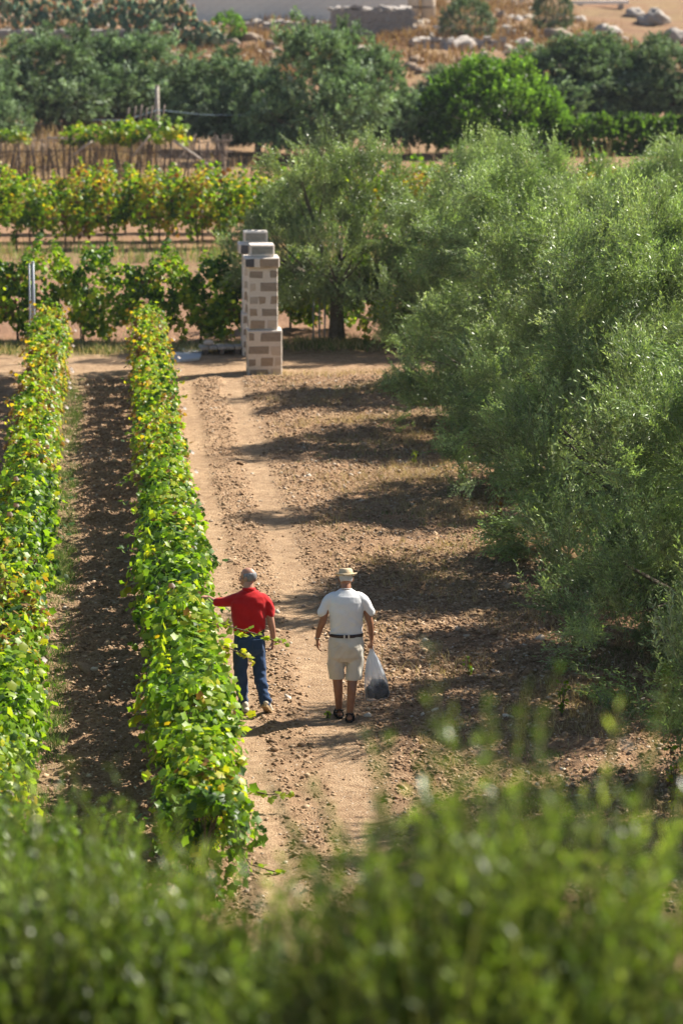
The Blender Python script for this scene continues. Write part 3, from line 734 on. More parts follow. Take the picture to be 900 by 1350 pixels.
def limb(mb, pts, rad, flat=1.0, n=14):
    # refine the path so that the taper is smooth
    P_ = [Vector(p) for p in pts]; q = []; r = []
    for i in range(len(P_)-1):
        for k in range(4):
            t = k/4; p0 = P_[max(i-1, 0)]; p3 = P_[min(i+2, len(P_)-1)]
            a, b_ = P_[i], P_[i+1]
            m0 = (b_-p0)*.5; m1 = (p3-a)*.5
            h = (2*t**3-3*t*t+1)*a+(t**3-2*t*t+t)*m0+(-2*t**3+3*t*t)*b_+(t**3-t*t)*m1
            q.append(h); r.append(rad[i]*(1-t)+rad[i+1]*t)
    q.append(P_[-1]); r.append(rad[-1]); mb.tube(q, r, n, flat=flat, round_=True)
def hand(mb, wrist, d, pn, thumb, curl=.35, s_=1.0, spread=.12):
    """wrist point, direction of the hand, palm-facing normal, direction of the thumb side, finger curl per joint"""
    w = Vector(wrist); d = Vector(d).normalized(); pn = Vector(pn); pn = (pn-d*pn.dot(d)).normalized()
    side = d.cross(pn).normalized()
    if side.dot(Vector(thumb)) < 0: side = -side
    for k, off in enumerate((.028, .010, -.009, -.026)):
        mb.tube([w+d*.0+side*off*.55*s_, w+d*.045*s_+side*off*.9*s_, w+d*.088*s_+side*off*s_], [.017*s_, .0155*s_, .0125*s_], 8, round_=True)
    for k, (off, L) in enumerate(((.030, .070), (.010, .078), (-.010, .073), (-.029, .058))):
        p = w+d*.085*s_+side*off*s_; a = .12+.05*k; pts = [p]
        dd = (d+side*(off*spread*8)).normalized()
        for seg in (.42, .32, .26):
            a += curl*(1+.12*k); v = dd*math.cos(a)+pn*math.sin(a); p = p+v*L*seg*s_; pts.append(p)
        mb.tube(pts, [.0092*s_, .0086*s_, .0078*s_, .0066*s_], 8, round_=True)
    p = w+d*.022*s_+side*.020*s_; v1 = (d*.62+side*.68+pn*.35).normalized(); v2 = (d*.85+side*.25+pn*.45).normalized()
    mb.tube([p, p+v1*.034*s_, p+v1*.034*s_+v2*.030*s_, p+v1*.034*s_+v2*.054*s_], [.0125*s_, .0115*s_, .0100*s_, .008*s_], 8, round_=True)
def skinmat(name, c, c2):
    m, nt, b = mat(name); f = noise(nt, 14, 5, .6, objco(nt))
    nt.links.new(ramp(nt, f, [(.3, c2), (.7, c)]), b.inputs['Base Color']); b.inputs['Roughness'].default_value = .5
    b.inputs['Subsurface Weight'].default_value = .08; b.inputs['Subsurface Radius'].default_value = (.01, .004, .002)
    bump(nt, b, noise(nt, 120, 3, .6, objco(nt)), .15, .004); return m
def cloth(name, c, c2, rough=.85, fine=260):
    m, nt, b = mat(name); v = objco(nt)
    nt.links.new(ramp(nt, noise(nt, 7, 5, .6, v), [(.3, c2), (.7, c)]), b.inputs['Base Color'])
    b.inputs['Roughness'].default_value = rough; b.inputs['Specular IOR Level'].default_value = .2
    b.inputs['Sheen Weight'].default_value = .15
    bump(nt, b, noise(nt, fine, 3, .6, v), .25, .002); return m
M['skin_tan'] = skinmat('tanned_skin', (.36, .17, .095), (.27, .115, .06)); M['skin_fair'] = skinmat('ruddy_skin', (.50, .27, .18), (.40, .19, .12))
M['white'] = cloth('white_cotton', (.80, .80, .80), (.74, .74, .745)); M['shorts'] = cloth('stone_cotton', (.70, .65, .56), (.62, .57, .48))
M['red'] = cloth('red_cotton', (.55, .006, .008), (.42, .004, .006)); M['jeans'] = cloth('blue_denim', (.035, .075, .17), (.02, .045, .11), .9, 150)
M['straw'] = simple('straw', (.66, .53, .35), (.50, .38, .23), 60, .8, .5, .003, stretch=(1, 1, 3)); M['hatband'] = simple('tan_ribbon', (.50, .36, .2), (.42, .3, .16), 40, .8, .2, .002)
M['leather'] = simple('dark_leather', (.045, .02, .015), (.02, .01, .008), 20, .5, .3, .002, .5); M['rubber'] = simple('black_rubber', (.02, .02, .022), (.012, .012, .012), 30, .7, .2, .002)
M['hair'] = simple('grey_hair', (.30, .30, .31), (.12, .12, .125), 70, .7, .6, .004, stretch=(1, 1, .3)); M['hairwhite'] = simple('white_hair', (.66, .66, .67), (.42, .42, .43), 70, .7, .6, .004, stretch=(1, 1, .3))
M['eye'] = simple('eye_white', (.7, .68, .65), (.65, .6, .58), 10, .2, 0); M['shoe'] = simple('cream_suede', (.62, .56, .45), (.5, .44, .34), 30, .9, .3, .003)
M['sole'] = simple('tan_rubber', (.42, .30, .17), (.3, .2, .1), 30, .8, .2, .003); M['metal'] = simple('brass', (.55, .45, .28), (.4, .32, .2), 30, .35, 0, .001, .7)
def folds(amp, sx=9., sz=22., seed=3, tw=.0, bias=None):
    def f(co):
        a = vn(co[:, 0]*sx+co[:, 2]*4+tw*co[:, 1], co[:, 2]*sz+co[:, 0]*6+co[:, 1]*9, 1.0, seed)-.5
        b_ = vn(co[:, 0]*sx*2.1-co[:, 2]*9, co[:, 2]*sz*1.6+co[:, 1]*14, 1.0, seed+1)-.5
        r = a*amp*1.6+b_*amp*.8
        return r if bias is None else r*bias(co)
    return f
def head(mb, c, yaw, pitch, s_=1.0):
    """skull, jaw, nose, brow, ears, lips; returns the matrix of the head"""
    m = Matrix.Translation(c) @ Matrix.Rotation(yaw, 4, 'Z') @ Matrix.Rotation(-pitch, 4, 'X')
    tmp = MB()
    tmp.ell((0, -.008, .022), (.076, .097, .098), 18, 12); tmp.ell((0, .028, -.030), (.060, .066, .080), 16, 10)
    tmp.ell((0, .066, -.082), (.030, .028, .026), 10, 8); tmp.ell((0, .078, .022), (.052, .018, .014), 10, 6)
    tmp.tube([(0, .088, .012), (0, .104, -.018), (0, .110, -.030)], [.008, .012, .014], 8, round_=True)
    tmp.ell((0, .094, -.058), (.022, .010, .007), 8, 6); tmp.ell((0, .092, -.068), (.018, .010, .007), 8, 6)
    for sg in (-1, 1):
        tmp.ell((sg*.080, -.006, -.006), (.009, .020, .032), 9, 8, (0, 0, sg*.35)); tmp.ell((sg*.046, .062, -.022), (.022, .024, .024), 8, 6)
    k = len(mb.V); mb.V += [tuple(m @ (Vector(v)*s_)) for v in tmp.V]; mb.F += [tuple(i+k for i in f) for f in tmp.F]
    return m
def put(mb, m, name, mt, parent, smooth=True, s_=1.0):
    mb.V = [tuple(m @ (Vector(v)*s_)) for v in mb.V]; return mb.build(name, mt, parent, smooth)
def face_parts(m, p):
    for sg in (-1, 1):
        e = MB().ell((sg*.031, .079, .004), (.0115, .0115, .0115), 10, 8); put(e, m, 'eye', M['eye'], p)
        e = MB().ell((sg*.031, .0895, .004), (.005, .003, .005), 8, 6); put(e, m, 'iris', M['rubber'], p)
def hair_cap(m, parent, mt, zlo, zhi, grow=1.055, front=.03):
    """a shell of hair round the back and sides of the skull"""
    vs = []; fs = []; na, nz = 26, 8
    for L, gw in enumerate((grow, .97)):
        for j in range(nz):
            z = zlo+(zhi-zlo)*j/(nz-1)
            for i in range(na):
                a = R(-22)+R(224)*i/(na-1)+math.pi      # from side round the back to the other side
                k = math.sqrt(max(.02, 1-((z-.022)/.098)**2))
                edge = 1-.06*(1 if i in (0, na-1) or j in (0, nz-1) else 0)
                vs.append((math.cos(a)*.076*k*gw*edge, -.008+math.sin(a)*.097*k*gw*edge, z+.003*math.sin(i*2.1+j)))
    n = na*nz
    for j in range(nz-1):
        for i in range(na-1):
            a = j*na+i; fs.append((a, a+1, a+na+1, a+na)); fs.append((n+a, n+a+na, n+a+na+1, n+a+1))
    for i in range(na-1): fs.append((i, n+i, n+i+1, i+1)); b_ = (nz-1)*na; fs.append((b_+i, b_+i+1, n+b_+i+1, n+b_+i))
    for j in range(nz-1):
        a = j*na; fs.append((a, a+na, n+a+na, n+a)); a = j*na+na-1; fs.append((a, n+a, n+a+na, a+na))
    o = MB(); o.add(vs, fs); return put(o, m, 'hair', mt, parent)

def white_man():
    x, y = hit(456, 946)
    t = thing('person', 'man in straw hat, white t-shirt, pale shorts and sandals, carrying a plastic bag', 'person', (x, y, gz(x, y)), -.04)
    b = MB()
    hm = head(b, (0.0, .055, 1.675), .05, .38)
    limb(b, [(0, -.02, 1.48), (0, .0, 1.55), (0, .03, 1.62)], [.075, .060, .056])
    b.loft([((0, 0, .80), .15, .10), ((0, 0, .95), .175, .115), ((0, 0, 1.12), .16, .105), ((0, -.01, 1.34), .185, .11), ((0, -.01, 1.47), .16, .09), ((0, -.005, 1.54), .08, .06)])
    # legs: viewer-left leg forward, right leg trailing slightly
    limb(b, [(-.09, 0, .86), (-.098, .06, .50), (-.092, .035, .36), (-.080, .085, .09)], [.085, .060, .056, .036])
    limb(b, [(.09, 0, .86), (.075, -.03, .50), (.062, -.09, .36), (.040, -.115, .10)], [.085, .060, .056, .036])
    b.ell((-.098, .035, .345), (.048, .056, .10), 12, 8); b.ell((.065, -.095, .345), (.048, .056, .10), 12, 8)
    def foot(ax, ay, yaw):
        c, s_ = math.cos(yaw), math.sin(yaw)
        f = lambda u, v, w: (ax+u*c-v*s_, ay+u*s_+v*c, w)
        b.tube([f(0, -.055, .045), f(0, 0, .055), f(0, .08, .050), f(0, .15, .035)], [.032, .038, .040, .030], 12, flat=.8, round_=True)
        for k in range(5):
            u = -.032+.016*k; b.tube([f(u, .14, .034), f(u*1.05, .175-.006*abs(k-1), .028)], [.0125, .010], 8, round_=True)
    foot(-.080, .085, .12); foot(.040, -.115, -.10)
    # arms
    limb(b, [(-.155, -.01, 1.45), (-.228, -.01, 1.36), (-.278, -.02, 1.18), (-.318, .02, 1.06), (-.334, .05, .955)], [.050, .046, .043, .036, .026])
    hand(b, (-.336, .052, .945), (.03, .10, -1), (1, .1, 0), (0, 1, -.1), .22)
    limb(b, [(.155, -.01, 1.45), (.228, -.01, 1.36), (.275, -.02, 1.18), (.292, .0, 1.06), (.300, .02, .955)], [.050, .046, .043, .036, .026])
    hand(b, (.301, .022, .945), (.03, .06, -1), (-1, 0, 0), (0, 1, 0), .95)
    body = link('body', remesh(b, .0055, 2), t, M['skin_tan'])
    face_parts(hm, t)
    # t-shirt
    s_ = MB(); s_.loft([((0, 0, 1.012), .196, .132), ((0, 0, 1.06), .200, .138), ((0, -.002, 1.18), .192, .134), ((0, -.012, 1.32), .208, .135), ((0, -.016, 1.42), .215, .125), ((0, -.012, 1.49), .190, .105), ((0, -.006, 1.535), .13, .08), ((0, .0, 1.565), .078, .066)], 26, 2.3)
    for sg in (-1, 1):
        limb(s_, [(sg*.145, -.01, 1.468), (sg*.205, -.01, 1.428), (sg*.248, -.012, 1.36), (sg*.282, -.014, 1.29)], [.074, .072, .062, .061])
    link('t_shirt', remesh(s_, .0075, 4, folds(.014, 7, 13, 3, 0, lambda co: .35+1.1*np.clip(1.42-co[:, 2], 0, .4)/.4)), t, M['white'])
    c_ = MB(); c_.tube([(math.cos(a)*.067, .012+math.sin(a)*.064, 1.566+math.sin(a)*-.012) for a in np.linspace(0, 2*math.pi, 21)], .006, 6, False).build('collar', M['white'], t)
    # shorts
    s_ = MB(); s_.loft([((0, 0, 1.03), .192, .130), ((0, -.004, .96), .205, .145), ((0, -.012, .86), .212, .152), ((0, -.004, .76), .205, .14), ((0, 0, .70), .16, .10)], 26, 2.2)
    limb(s_, [(-.105, 0, .84), (-.110, .02, .68), (-.108, .045, .51)], [.108, .104, .093]); limb(s_, [(.105, 0, .84), (.102, -.01, .68), (.088, -.03, .50)], [.108, .104, .095])
    sh = remesh(s_, .0075, 3, folds(.016, 10, 9, 8, 0))
    # flat hems
    n = len(sh.vertices); co = np.empty(n*3, np.float32); sh.vertices.foreach_get('co', co); co = co.reshape(-1, 3); co[:, 2] = np.maximum(co[:, 2], .485); sh.vertices.foreach_set('co', co.ravel()); sh.update()
    sh = link('shorts', sh, t, M['shorts'])
    for sg in (-1, 1):
        MB().box((sg*.105, -.157, .90), (.10, .006, .006), (0, sg*.12, 0)).build('pocket_seam', M['shorts'], t, False)
    ring = [(math.cos(a)*.2035, math.sin(a)*.1435, 1.025) for a in np.linspace(0, 2*math.pi, 41)]
    bl = MB(); n = 40
    for (k1, z) in ((1.0, 1.006), (1.0, 1.044), (.93, 1.044), (.93, 1.006)): bl.V += [(math.cos(2*math.pi*i/n)*.203*k1, math.sin(2*math.pi*i/n)*.143*k1-.002, z) for i in range(n)]
    for q in range(4):
        for i in range(n): bl.F.append((q*n+i, q*n+(i+1) % n, ((q+1) % 4)*n+(i+1) % n, ((q+1) % 4)*n+i))
    bl = bl.build('belt', M['leather'], t)
    for xx in (-.026, .026): MB().box((xx, -.148, 1.025), (.02, .01, .052)).build('belt_loop', M['shorts'], t, False)
    # hat: dented crown with a rolled brim
    h = MB(); rings = []
    for (z, rx, ry) in ((.052, .118, .142), (.046, .112, .136), (.048, .098, .118), (.058, .088, .108), (.085, .084, .103), (.115, .080, .096), (.135, .072, .086), (.143, .055, .066), (.136, .03, .042), (.131, .008, .012)):
        rings.append(((0, -.006, z), rx, ry))
    h.loft(rings, 28); h.loft([((0, -.006, .034), .112, .134), ((0, -.006, .046), .118, .142), ((0, -.006, .0521), .118, .142)], 28)
    V_ = []
    for v in h.V:
        x_, y_, z_ = v; z_ = .046+(z_-.046)*.82; k_ = 1.13 if z_ < .055 else 1.0; x_ *= k_; y_ *= k_; r_ = math.hypot(x_/.118, y_/.142)
        if z_ < .056 and r_ > .85: z_ += .018*abs(x_/.118)**2-.016*max(0, y_/.142)
        V_.append((x_, y_, z_+.002))
    h.V = V_; hat = put(h, hm @ Matrix.Rotation(.16, 4, 'X'), 'straw_hat', M['straw'], t)
    hb = MB(); hb.loft([((0, -.006, .055), .0895, .1095), ((0, -.006, .074), .0880, .107)], 28, cap=False); put(hb, hm @ Matrix.Rotation(.16, 4, 'X'), 'hat_band', M['hatband'], hat)
    hair_cap(hm, t, M['hairwhite'], -.035, .05, 1.06)
    # watch
    w = MB(); w.tube([(-.3325+math.cos(a)*.030, .048+math.sin(a)*.030, .967) for a in np.linspace(0, 2*math.pi, 17)], .006, 6, False); w = w.build('watch', M['metal'], t)
    MB().tube([(-.360, .045, .967), (-.368, .045, .967)], .016, 12).build('watch_face', M['eye'], w)
    # sandals
    for (ax, ay, yaw) in ((-.080, .085, .12), (.040, -.115, -.10)):
        c, sn = math.cos(yaw), math.sin(yaw); f = lambda u, v, z: (ax+u*c-v*sn, ay+u*sn+v*c, z)
        so = MB(); pts = [(-.03, -.09), (-.042, -.06), (-.036, 0), (-.048, .09), (-.042, .15), (-.01, .185), (.025, .18), (.046, .14), (.046, .08), (.034, 0), (.040, -.06), (.028, -.09), (0, -.1)]
        n = len(pts); so.add([f(u, v, z) for z in (.0, .022) for u, v in pts], [tuple(reversed(range(n))), tuple(range(n, 2*n))]+[(i, (i+1) % n, n+(i+1) % n, n+i) for i in range(n)])
        sd_ = so.build('sandal', M['rubber'], t, False)
        for (v, hgt, wd) in ((.115, .072, .014), (.055, .086, .014), (-.035, .085, .016)):
            MB().tube([f(math.cos(a)*.047, v, .012+math.sin(a)*hgt) for a in np.linspace(0, math.pi, 11)], wd*.5, 6, flat=.8).build('strap', M['rubber'], sd_)
        MB().tube([f(math.cos(a)*.043, -.045-abs(math.sin(a))*.055+.02, .085-.02*math.sin(a)) for a in np.linspace(math.pi, 2*math.pi, 9)], .009, 6).build('strap', M['rubber'], sd_)
    return t, (x, y)
def red_man():
    x, y = hit(329, 940)
    t = thing('person', 'balding man in red polo shirt and blue jeans, head turned left, reaching into the vines', 'person', (x, y, gz(x, y)), .05)
    b = MB()
    hm = head(b, (-.005, .03, 1.655), 1.05, .12)
    limb(b, [(0, -.02, 1.42), (0, -.005, 1.50), (-.005, .015, 1.58)], [.085, .066, .060])
    b.loft([((0, 0, .80), .15, .10), ((0, 0, .95), .165, .11), ((0, 0, 1.12), .16, .105), ((0, -.01, 1.30), .185, .11), ((0, -.01, 1.42), .15, .09), ((0, -.005, 1.48), .08, .06)])
    limb(b, [(-.09, 0, .86), (-.10, .02, .50), (-.06, .06, .10)], [.085, .06, .04]); limb(b, [(.09, 0, .86), (.12, -.01, .50), (.175, -.13, .16)], [.085, .06, .04])
    # left arm out into the vines, right arm hanging
    limb(b, [(-.16, 0, 1.42), (-.26, .04, 1.385), (-.355, .09, 1.345), (-.455, .20, 1.385)], [.055, .048, .038, .027])
    hand(b, (-.460, .205, 1.387), (-.8, .7, .05), (0, .1, -1), (0, 1, 0), .35)
    limb(b, [(.17, -.01, 1.40), (.225, -.01, 1.27), (.262, -.025, 1.10), (.285, .01, .97), (.290, .045, .875)], [.056, .050, .042, .035, .026])
    hand(b, (.290, .048, .868), (-.10, .10, -1), (-1, .1, 0), (0, 1, 0), .55)
    link('body', remesh(b, .0055, 2), t, M['skin_fair'])
    face_parts(hm, t)
    hair_cap(hm, t, M['hair'], -.050, .062, 1.05)
    g = MB()
    for sg in (-1, 1):
        g.tube([(sg*.033+math.cos(a)*.020, .098, .006+math.sin(a)*.015) for a in np.linspace(0, 2*math.pi, 13)], .0022, 5, False); g.tube([(sg*.053, .098, .008), (sg*.078, .06, .010), (sg*.082, -.01, .008)], .0022, 5)
    g.tube([(-.013, .099, .008), (.013, .099, .008)], .0022, 5); put(g, hm, 'glasses', M['rubber'], t)
    s_ = MB(); s_.loft([((0, 0, 1.018), .178, .125), ((0, 0, 1.06), .186, .132), ((0, -.002, 1.18), .196, .136), ((0, -.012, 1.30), .215, .138), ((0, -.016, 1.375), .222, .128), ((0, -.012, 1.44), .190, .108), ((0, -.006, 1.49), .12, .082), ((0, .0, 1.515), .080, .070)], 26, 2.3)
    limb(s_, [(.15, -.01, 1.40), (.205, -.01, 1.345), (.238, -.012, 1.26), (.252, -.014, 1.205)], [.076, .073, .066, .062])
    limb(s_, [(-.14, -.005, 1.40), (-.22, .025, 1.383), (-.30, .06, 1.358), (-.365, .098, 1.348)], [.078, .070, .060, .055])
    link('polo_shirt', remesh(s_, .0075, 4, folds(.015, 7, 11, 23, 0, lambda co: .4+1.0*np.clip(1.40-co[:, 2], 0, .4)/.4)), t, M['red'])
    c_ = MB(); n = 24
    for (k1, z) in ((.086, 1.495), (.078, 1.540), (.070, 1.540), (.074, 1.495)): c_.V += [(math.cos(2*math.pi*i/n)*k1, .003+math.sin(2*math.pi*i/n)*k1*.92, z-.012*math.sin(2*math.pi*i/n)) for i in range(n)]
    for q in range(4):
        for i in range(n): c_.F.append((q*n+i, q*n+(i+1) % n, ((q+1) % 4)*n+(i+1) % n, ((q+1) % 4)*n+i))
    c_.build('collar', M['red'], t)
    s_ = MB(); s_.loft([((0, 0, 1.035), .168, .118), ((0, -.004, .97), .180, .132), ((0, -.012, .87), .190, .142), ((0, -.006, .78), .185, .13), ((0, 0, .73), .15, .10)], 26, 2.2)
    limb(s_, [(-.095, 0, .84), (-.105, .015, .64), (-.095, .03, .42), (-.062, .055, .085)], [.098, .090, .078, .068])
    limb(s_, [(.095, 0, .84), (.112, .0, .64), (.128, -.03, .44), (.178, -.125, .165)], [.098, .088, .076, .066])
    link('jeans', remesh(s_, .0075, 3, folds(.020, 8, 15, 33, 0, lambda co: .5+1.0*np.clip(.6-co[:, 2], 0, .5)/.5)), t, M['jeans'])
    for sg in (-1, 1):
        MB().box((sg*.085, -.153, .885), (.115, .008, .115), (.06, 0, sg*.18)).build('back_pocket', M['jeans'], t, False)
    bt = MB(); bt.loft([((0, 0, 1.005), .186, .135), ((0, 0, 1.04), .182, .131)], 30, 2.2, cap=True); bt.build('belt', M['leather'], t)
    for (ax, ay, yaw, pitch, az) in ((-.055, .04, .15, 0, 0), (.185, -.135, -.35, -.55, .085)):
        m = Matrix.Translation((ax, ay, az)) @ Matrix.Rotation(yaw, 4, 'Z') @ Matrix.Rotation(pitch, 4, 'X')
        s_ = MB(); s_.tube([(0, -.07, .06), (0, -.02, .065), (0, .07, .058), (0, .15, .045), (0, .19, .038)], [.040, .045, .045, .045, .032], 14, flat=.85, round_=True); s_.tube([(0, -.035, .08), (0, -.035, .115)], [.043, .041], 14, round_=True)
        sh = put(s_, m, 'shoe', M['shoe'], t)
        pts = [(-.03, -.11), (-.044, -.07), (-.038, 0), (-.050, .09), (-.044, .17), (-.015, .22), (.02, .22), (.046, .16), (.05, .08), (.038, 0), (.044, -.07), (.03, -.11), (0, -.118)]
        n = len(pts); so = MB(); so.add([(u, v, z) for z in (.0, .028) for u, v in pts], [tuple(reversed(range(n))), tuple(range(n, 2*n))]+[(i, (i+1) % n, n+(i+1) % n, n+i) for i in range(n)])
        put(so, m, 'sole', M['sole'], sh, False)
    return t
wm, (wx, wy) = white_man(); red_man()

# the plastic bag and what it holds
m, nt, b = mat('thin_white_plastic'); b.inputs['Base Color'].default_value = (.86, .88, .92, 1); b.inputs['Roughness'].default_value = .28
tr = nd(nt, 'ShaderNodeBsdfTransparent'); tr.inputs[0].default_value = (.9, .92, .96, 1); tl = nd(nt, 'ShaderNodeBsdfTranslucent'); tl.inputs[0].default_value = (.85, .88, .92, 1)
m1 = nd(nt, 'ShaderNodeMixShader'); m1.inputs[0].default_value = .45; m2 = nd(nt, 'ShaderNodeMixShader')
nt.links.new(b.outputs[0], m1.inputs[1]); nt.links.new(tl.outputs[0], m1.inputs[2]); nt.links.new(m1.outputs[0], m2.inputs[1]); nt.links.new(tr.outputs[0], m2.inputs[2])
f_ = noise(nt, 9, 3, .5, objco(nt, (1, 1, .3))); sz_ = nd(nt, 'ShaderNodeSeparateXYZ'); nt.links.new(objco(nt), sz_.inputs[0])
up_ = ramp(nt, sz_.outputs[2], [(.18, (.86,)*3), (.34, (.38,)*3), (.55, (.12,)*3)])
nt.links.new(mixc(nt, .55, up_, mixc(nt, 1.0, up_, ramp(nt, f_, [(.35, (.5,)*3), (.65, (1.15,)*3)]), 'MULTIPLY')), m2.inputs[0]); bump(nt, b, noise(nt, 22, 3, .5, objco(nt, (1, 1, .35))), .7, .02)
nt.links.new(m2.outputs[0], nt.nodes['Material Output'].inputs['Surface']); M['plastic'] = m
bx_, by_, bz_ = wx+.345, wy+.03, gz(wx, wy)
bag = thing('plastic_bag', 'translucent white plastic carrier bag hanging from the right hand of the man in the hat', 'bag', (bx_, by_, bz_+.22), -.1)
mb = MB(); n = 36; rings = [(.0, .095, .060, .012), (.012, .125, .075, .012), (.06, .142, .085, .010), (.16, .140, .088, .008), (.28, .118, .075, .010), (.40, .085, .052, .014), (.50, .055, .030, .013), (.56, .030, .017, .008), (.60, .018, .012, .004)]
for j, (z, rx, ry, pl) in enumerate(rings):
    cxo = .040-(z/.6)*.082
    for i in range(n):
        a = 2*math.pi*i/n; pk = 1+pl/rx*math.sin(i*math.pi*.62+j*.35)*1.1
        e = 1.25 if False else 1
        mb.V.append((cxo+math.copysign(abs(math.cos(a))**.75, math.cos(a))*rx*pk, math.copysign(abs(math.sin(a))**.75, math.sin(a))*ry*pk, z+(.018*math.cos(a) if j < 3 else 0)))
for j in range(len(rings)-1):
    for i in range(n): mb.F.append((j*n+i, j*n+(i+1) % n, (j+1)*n+(i+1) % n, (j+1)*n+i))
mb.F.append(tuple(reversed(range(n)))); mb.build('pouch', M['plastic'], bag)
for sg in (-1, 1):
    MB().tube([(-.040+sg*.012, 0, .585), (-.043+sg*.015, sg*.008, .635), (-.045, 0, .672)], [.014, .010, .008], 8, flat=.5).build('handle', M['plastic'], bag)
M['darkfill'] = simple('dark_contents', (.035, .04, .055), (.012, .014, .02), 18, .6, .5, .02)
fl = MB()
random.seed(4)
for (a_, b_, c_, r_) in ((-.04, 0, .10, .080), (.04, .0, .10, .088), (.10, 0, .085, .075), (.0, 0, .19, .065), (.065, 0, .18, .07), (-.05, 0, .07, .065), (.03, 0, .055, .06), (.12, 0, .15, .045)): fl.ell((a_, b_, c_), (r_, r_*.8, r_), 10, 7)
fo = link('dark_bundle', remesh(fl, .010, 2), None, M['darkfill']); fo.location = (bx_, by_, bz_+.222); fo.rotation_euler.z = -.1; tag(fo, 'dark bundle showing through the lower half of the plastic bag', 'bundle')

# ------------------------------------------------------------------ grass, weeds and dry stalks
def blades(name, P_, h, w, cols, label, lean=.35, mt=None):
    n = len(P_); a = rng.uniform(0, 6.283, n); d = np.stack([np.cos(a), np.sin(a), a*0], 1)
    ln = rng.normal(0, lean, (n, 2)); top = P_+np.stack([ln[:, 0]*h, ln[:, 1]*h, h], 1); mid = P_+np.stack([ln[:, 0]*h*.35, ln[:, 1]*h*.35, h*.55], 1)
    w = (w*np.ones(n))[:, None]
    v = np.stack([P_-d*w, P_+d*w, mid+d*w*.8, top, mid-d*w*.8], 1).reshape(-1, 3)
    f = np.array([[0, 1, 2], [0, 2, 4], [4, 2, 3]]); F = (f[None]+(np.arange(n)*5)[:, None, None]).reshape(-1, 3)
    o = link(name, np_mesh(name, v, F, np.repeat(cols, 5, 0)), None, mt or M['herb']); tag(o, label, None, None, 'stuff'); return o
def tufts(n, per, x0, x1, y0, y1, keep, spread=.06):
    P_ = soilpts(n, x0, x1, y0, y1, keep); P_ = np.repeat(P_, per, 0); P_[:, :2] += rng.normal(0, spread, (len(P_), 2)); P_[:, 2] = G(P_[:, 0], P_[:, 1])-.01; return P_
GC = np.array([[.10, .16, .04], [.15, .21, .06], [.07, .11, .03]]); DC = np.array([[.48, .38, .20], [.38, .27, .14], [.55, .45, .26], [.30, .20, .11]])
P_ = tufts(900, 14, -1.1, -.62, 27, 65, lambda x, y: vn(x, y, 1.8, 41)**1.5)
blades('weeds', P_, rng.uniform(.04, .16, len(P_)), .004, GC[rng.integers(0, 3, len(P_))]*rng.uniform(.9, 1.6, (len(P_), 1)), 'grey-green weeds along the foot of the leftmost vine row', .5)
P_ = tufts(1300, 9, 3.3, 7.2, 29, 66, lambda x, y: np.clip((x-3.0)/3, 0, 1)*np.clip(vn(x, y, 1.5, 43)*2-.75, 0, 1), .08)
blades('low_grass', P_, rng.uniform(.03, .11, len(P_)), .004, GC[rng.integers(0, 3, len(P_))]*rng.uniform(.8, 1.3, (len(P_), 1)), 'sparse green grass in patches under the olive trees', .5)
P_ = tufts(3200, 8, 2.9, 7.5, 28, 66, lambda x, y: np.clip((x-2.8)/3, 0, 1)*np.clip(vn(x, y, 1.1, 44)*2-.6, 0, 1), .07)
blades('dry_grass', P_, rng.uniform(.04, .17, len(P_)), .0035, DC[rng.integers(0, 4, len(P_))], 'straw coloured dry grass at the edge of the olive grove', .5)
P_ = tufts(700, 16, -5, 9, 69.3, 71.2, lambda x, y: vn(x, y, 1.3, 45), .12)
blades('verge_grass', P_, rng.uniform(.05, .22, len(P_)), .007, np.concatenate([GC, DC])[rng.integers(0, 6, len(P_))]*1.2, 'green and yellow grass verge between the dirt road and the vines', .5)
P_ = tufts(500, 14, -6, 20, 91, 96, lambda x, y: vn(x, y, 1.7, 46), .2)
blades('field_grass', P_, rng.uniform(.1, .5, len(P_)), .012, np.concatenate([GC*1.6, DC])[rng.integers(0, 5, len(P_))], 'tall green grass in front of the far vineyard trunks', .3)
P_ = tufts(1100, 14, -12, 24, 127, 168, lambda x, y: np.where(x < 1.5, .9, .06)*vn(x, y, 5, 47)**1.2, .4)
blades('brush', P_, rng.uniform(.3, 1.1, len(P_)), .03, (DC*np.array([.72, .66, .72]))[rng.integers(0, 4, len(P_))], 'reddish dry brush behind the stake fence', .3)
P_ = tufts(4200, 12, -14, 34, 180, 300, lambda x, y: np.clip(vn(x, y, 5, 48)*1.6-.3, 0, 1), .6)
blades('hillside_brush', P_, rng.uniform(.25, .8, len(P_)), .05, (DC*np.array([.62, .50, .50]))[rng.integers(0, 4, len(P_))], 'rust coloured dry brush over the rocky hillside', .4)

def weed_plant(px, py, h, label, pal=(VG[1], VG[3]), n=60, tall=False):
    x, y = hit(px, py); t = thing('weed_plant', label, 'weed', (x, y, gz(x, y)))
    mb = MB(); P0 = []; 
    for _ in range(4 if tall else 6):
        dx, dy = random.gauss(0, .12*h), random.gauss(0, .12*h); mb.tube([(0, 0, -.02), (dx*.4, dy*.4, h*.5), (dx, dy, h*random.uniform(.8, 1.05))], [.006, .004, .002], 5)
        for q in range(n//6):
            f = random.uniform(.15, 1); P0.append((dx*f, dy*f, h*f))
    mb.build('stem', M['vinewood'] if tall else M['driedwood'], t)
    P0 = np.array(P0)+rng.normal(0, .012, (len(P0), 3)); cols = np.array(pal)[rng.integers(0, len(pal), len(P0))]*.8
    f = link('foliage', np_mesh('weed_leaves', *vine_leaves(P0, norm(rng.normal(0, 1, P0.shape)+np.array([0, 0, .7])), rng.uniform(.03, .06, len(P0)), cols)), t, M['vine']); f['kind'] = 'stuff'
random.seed(9)
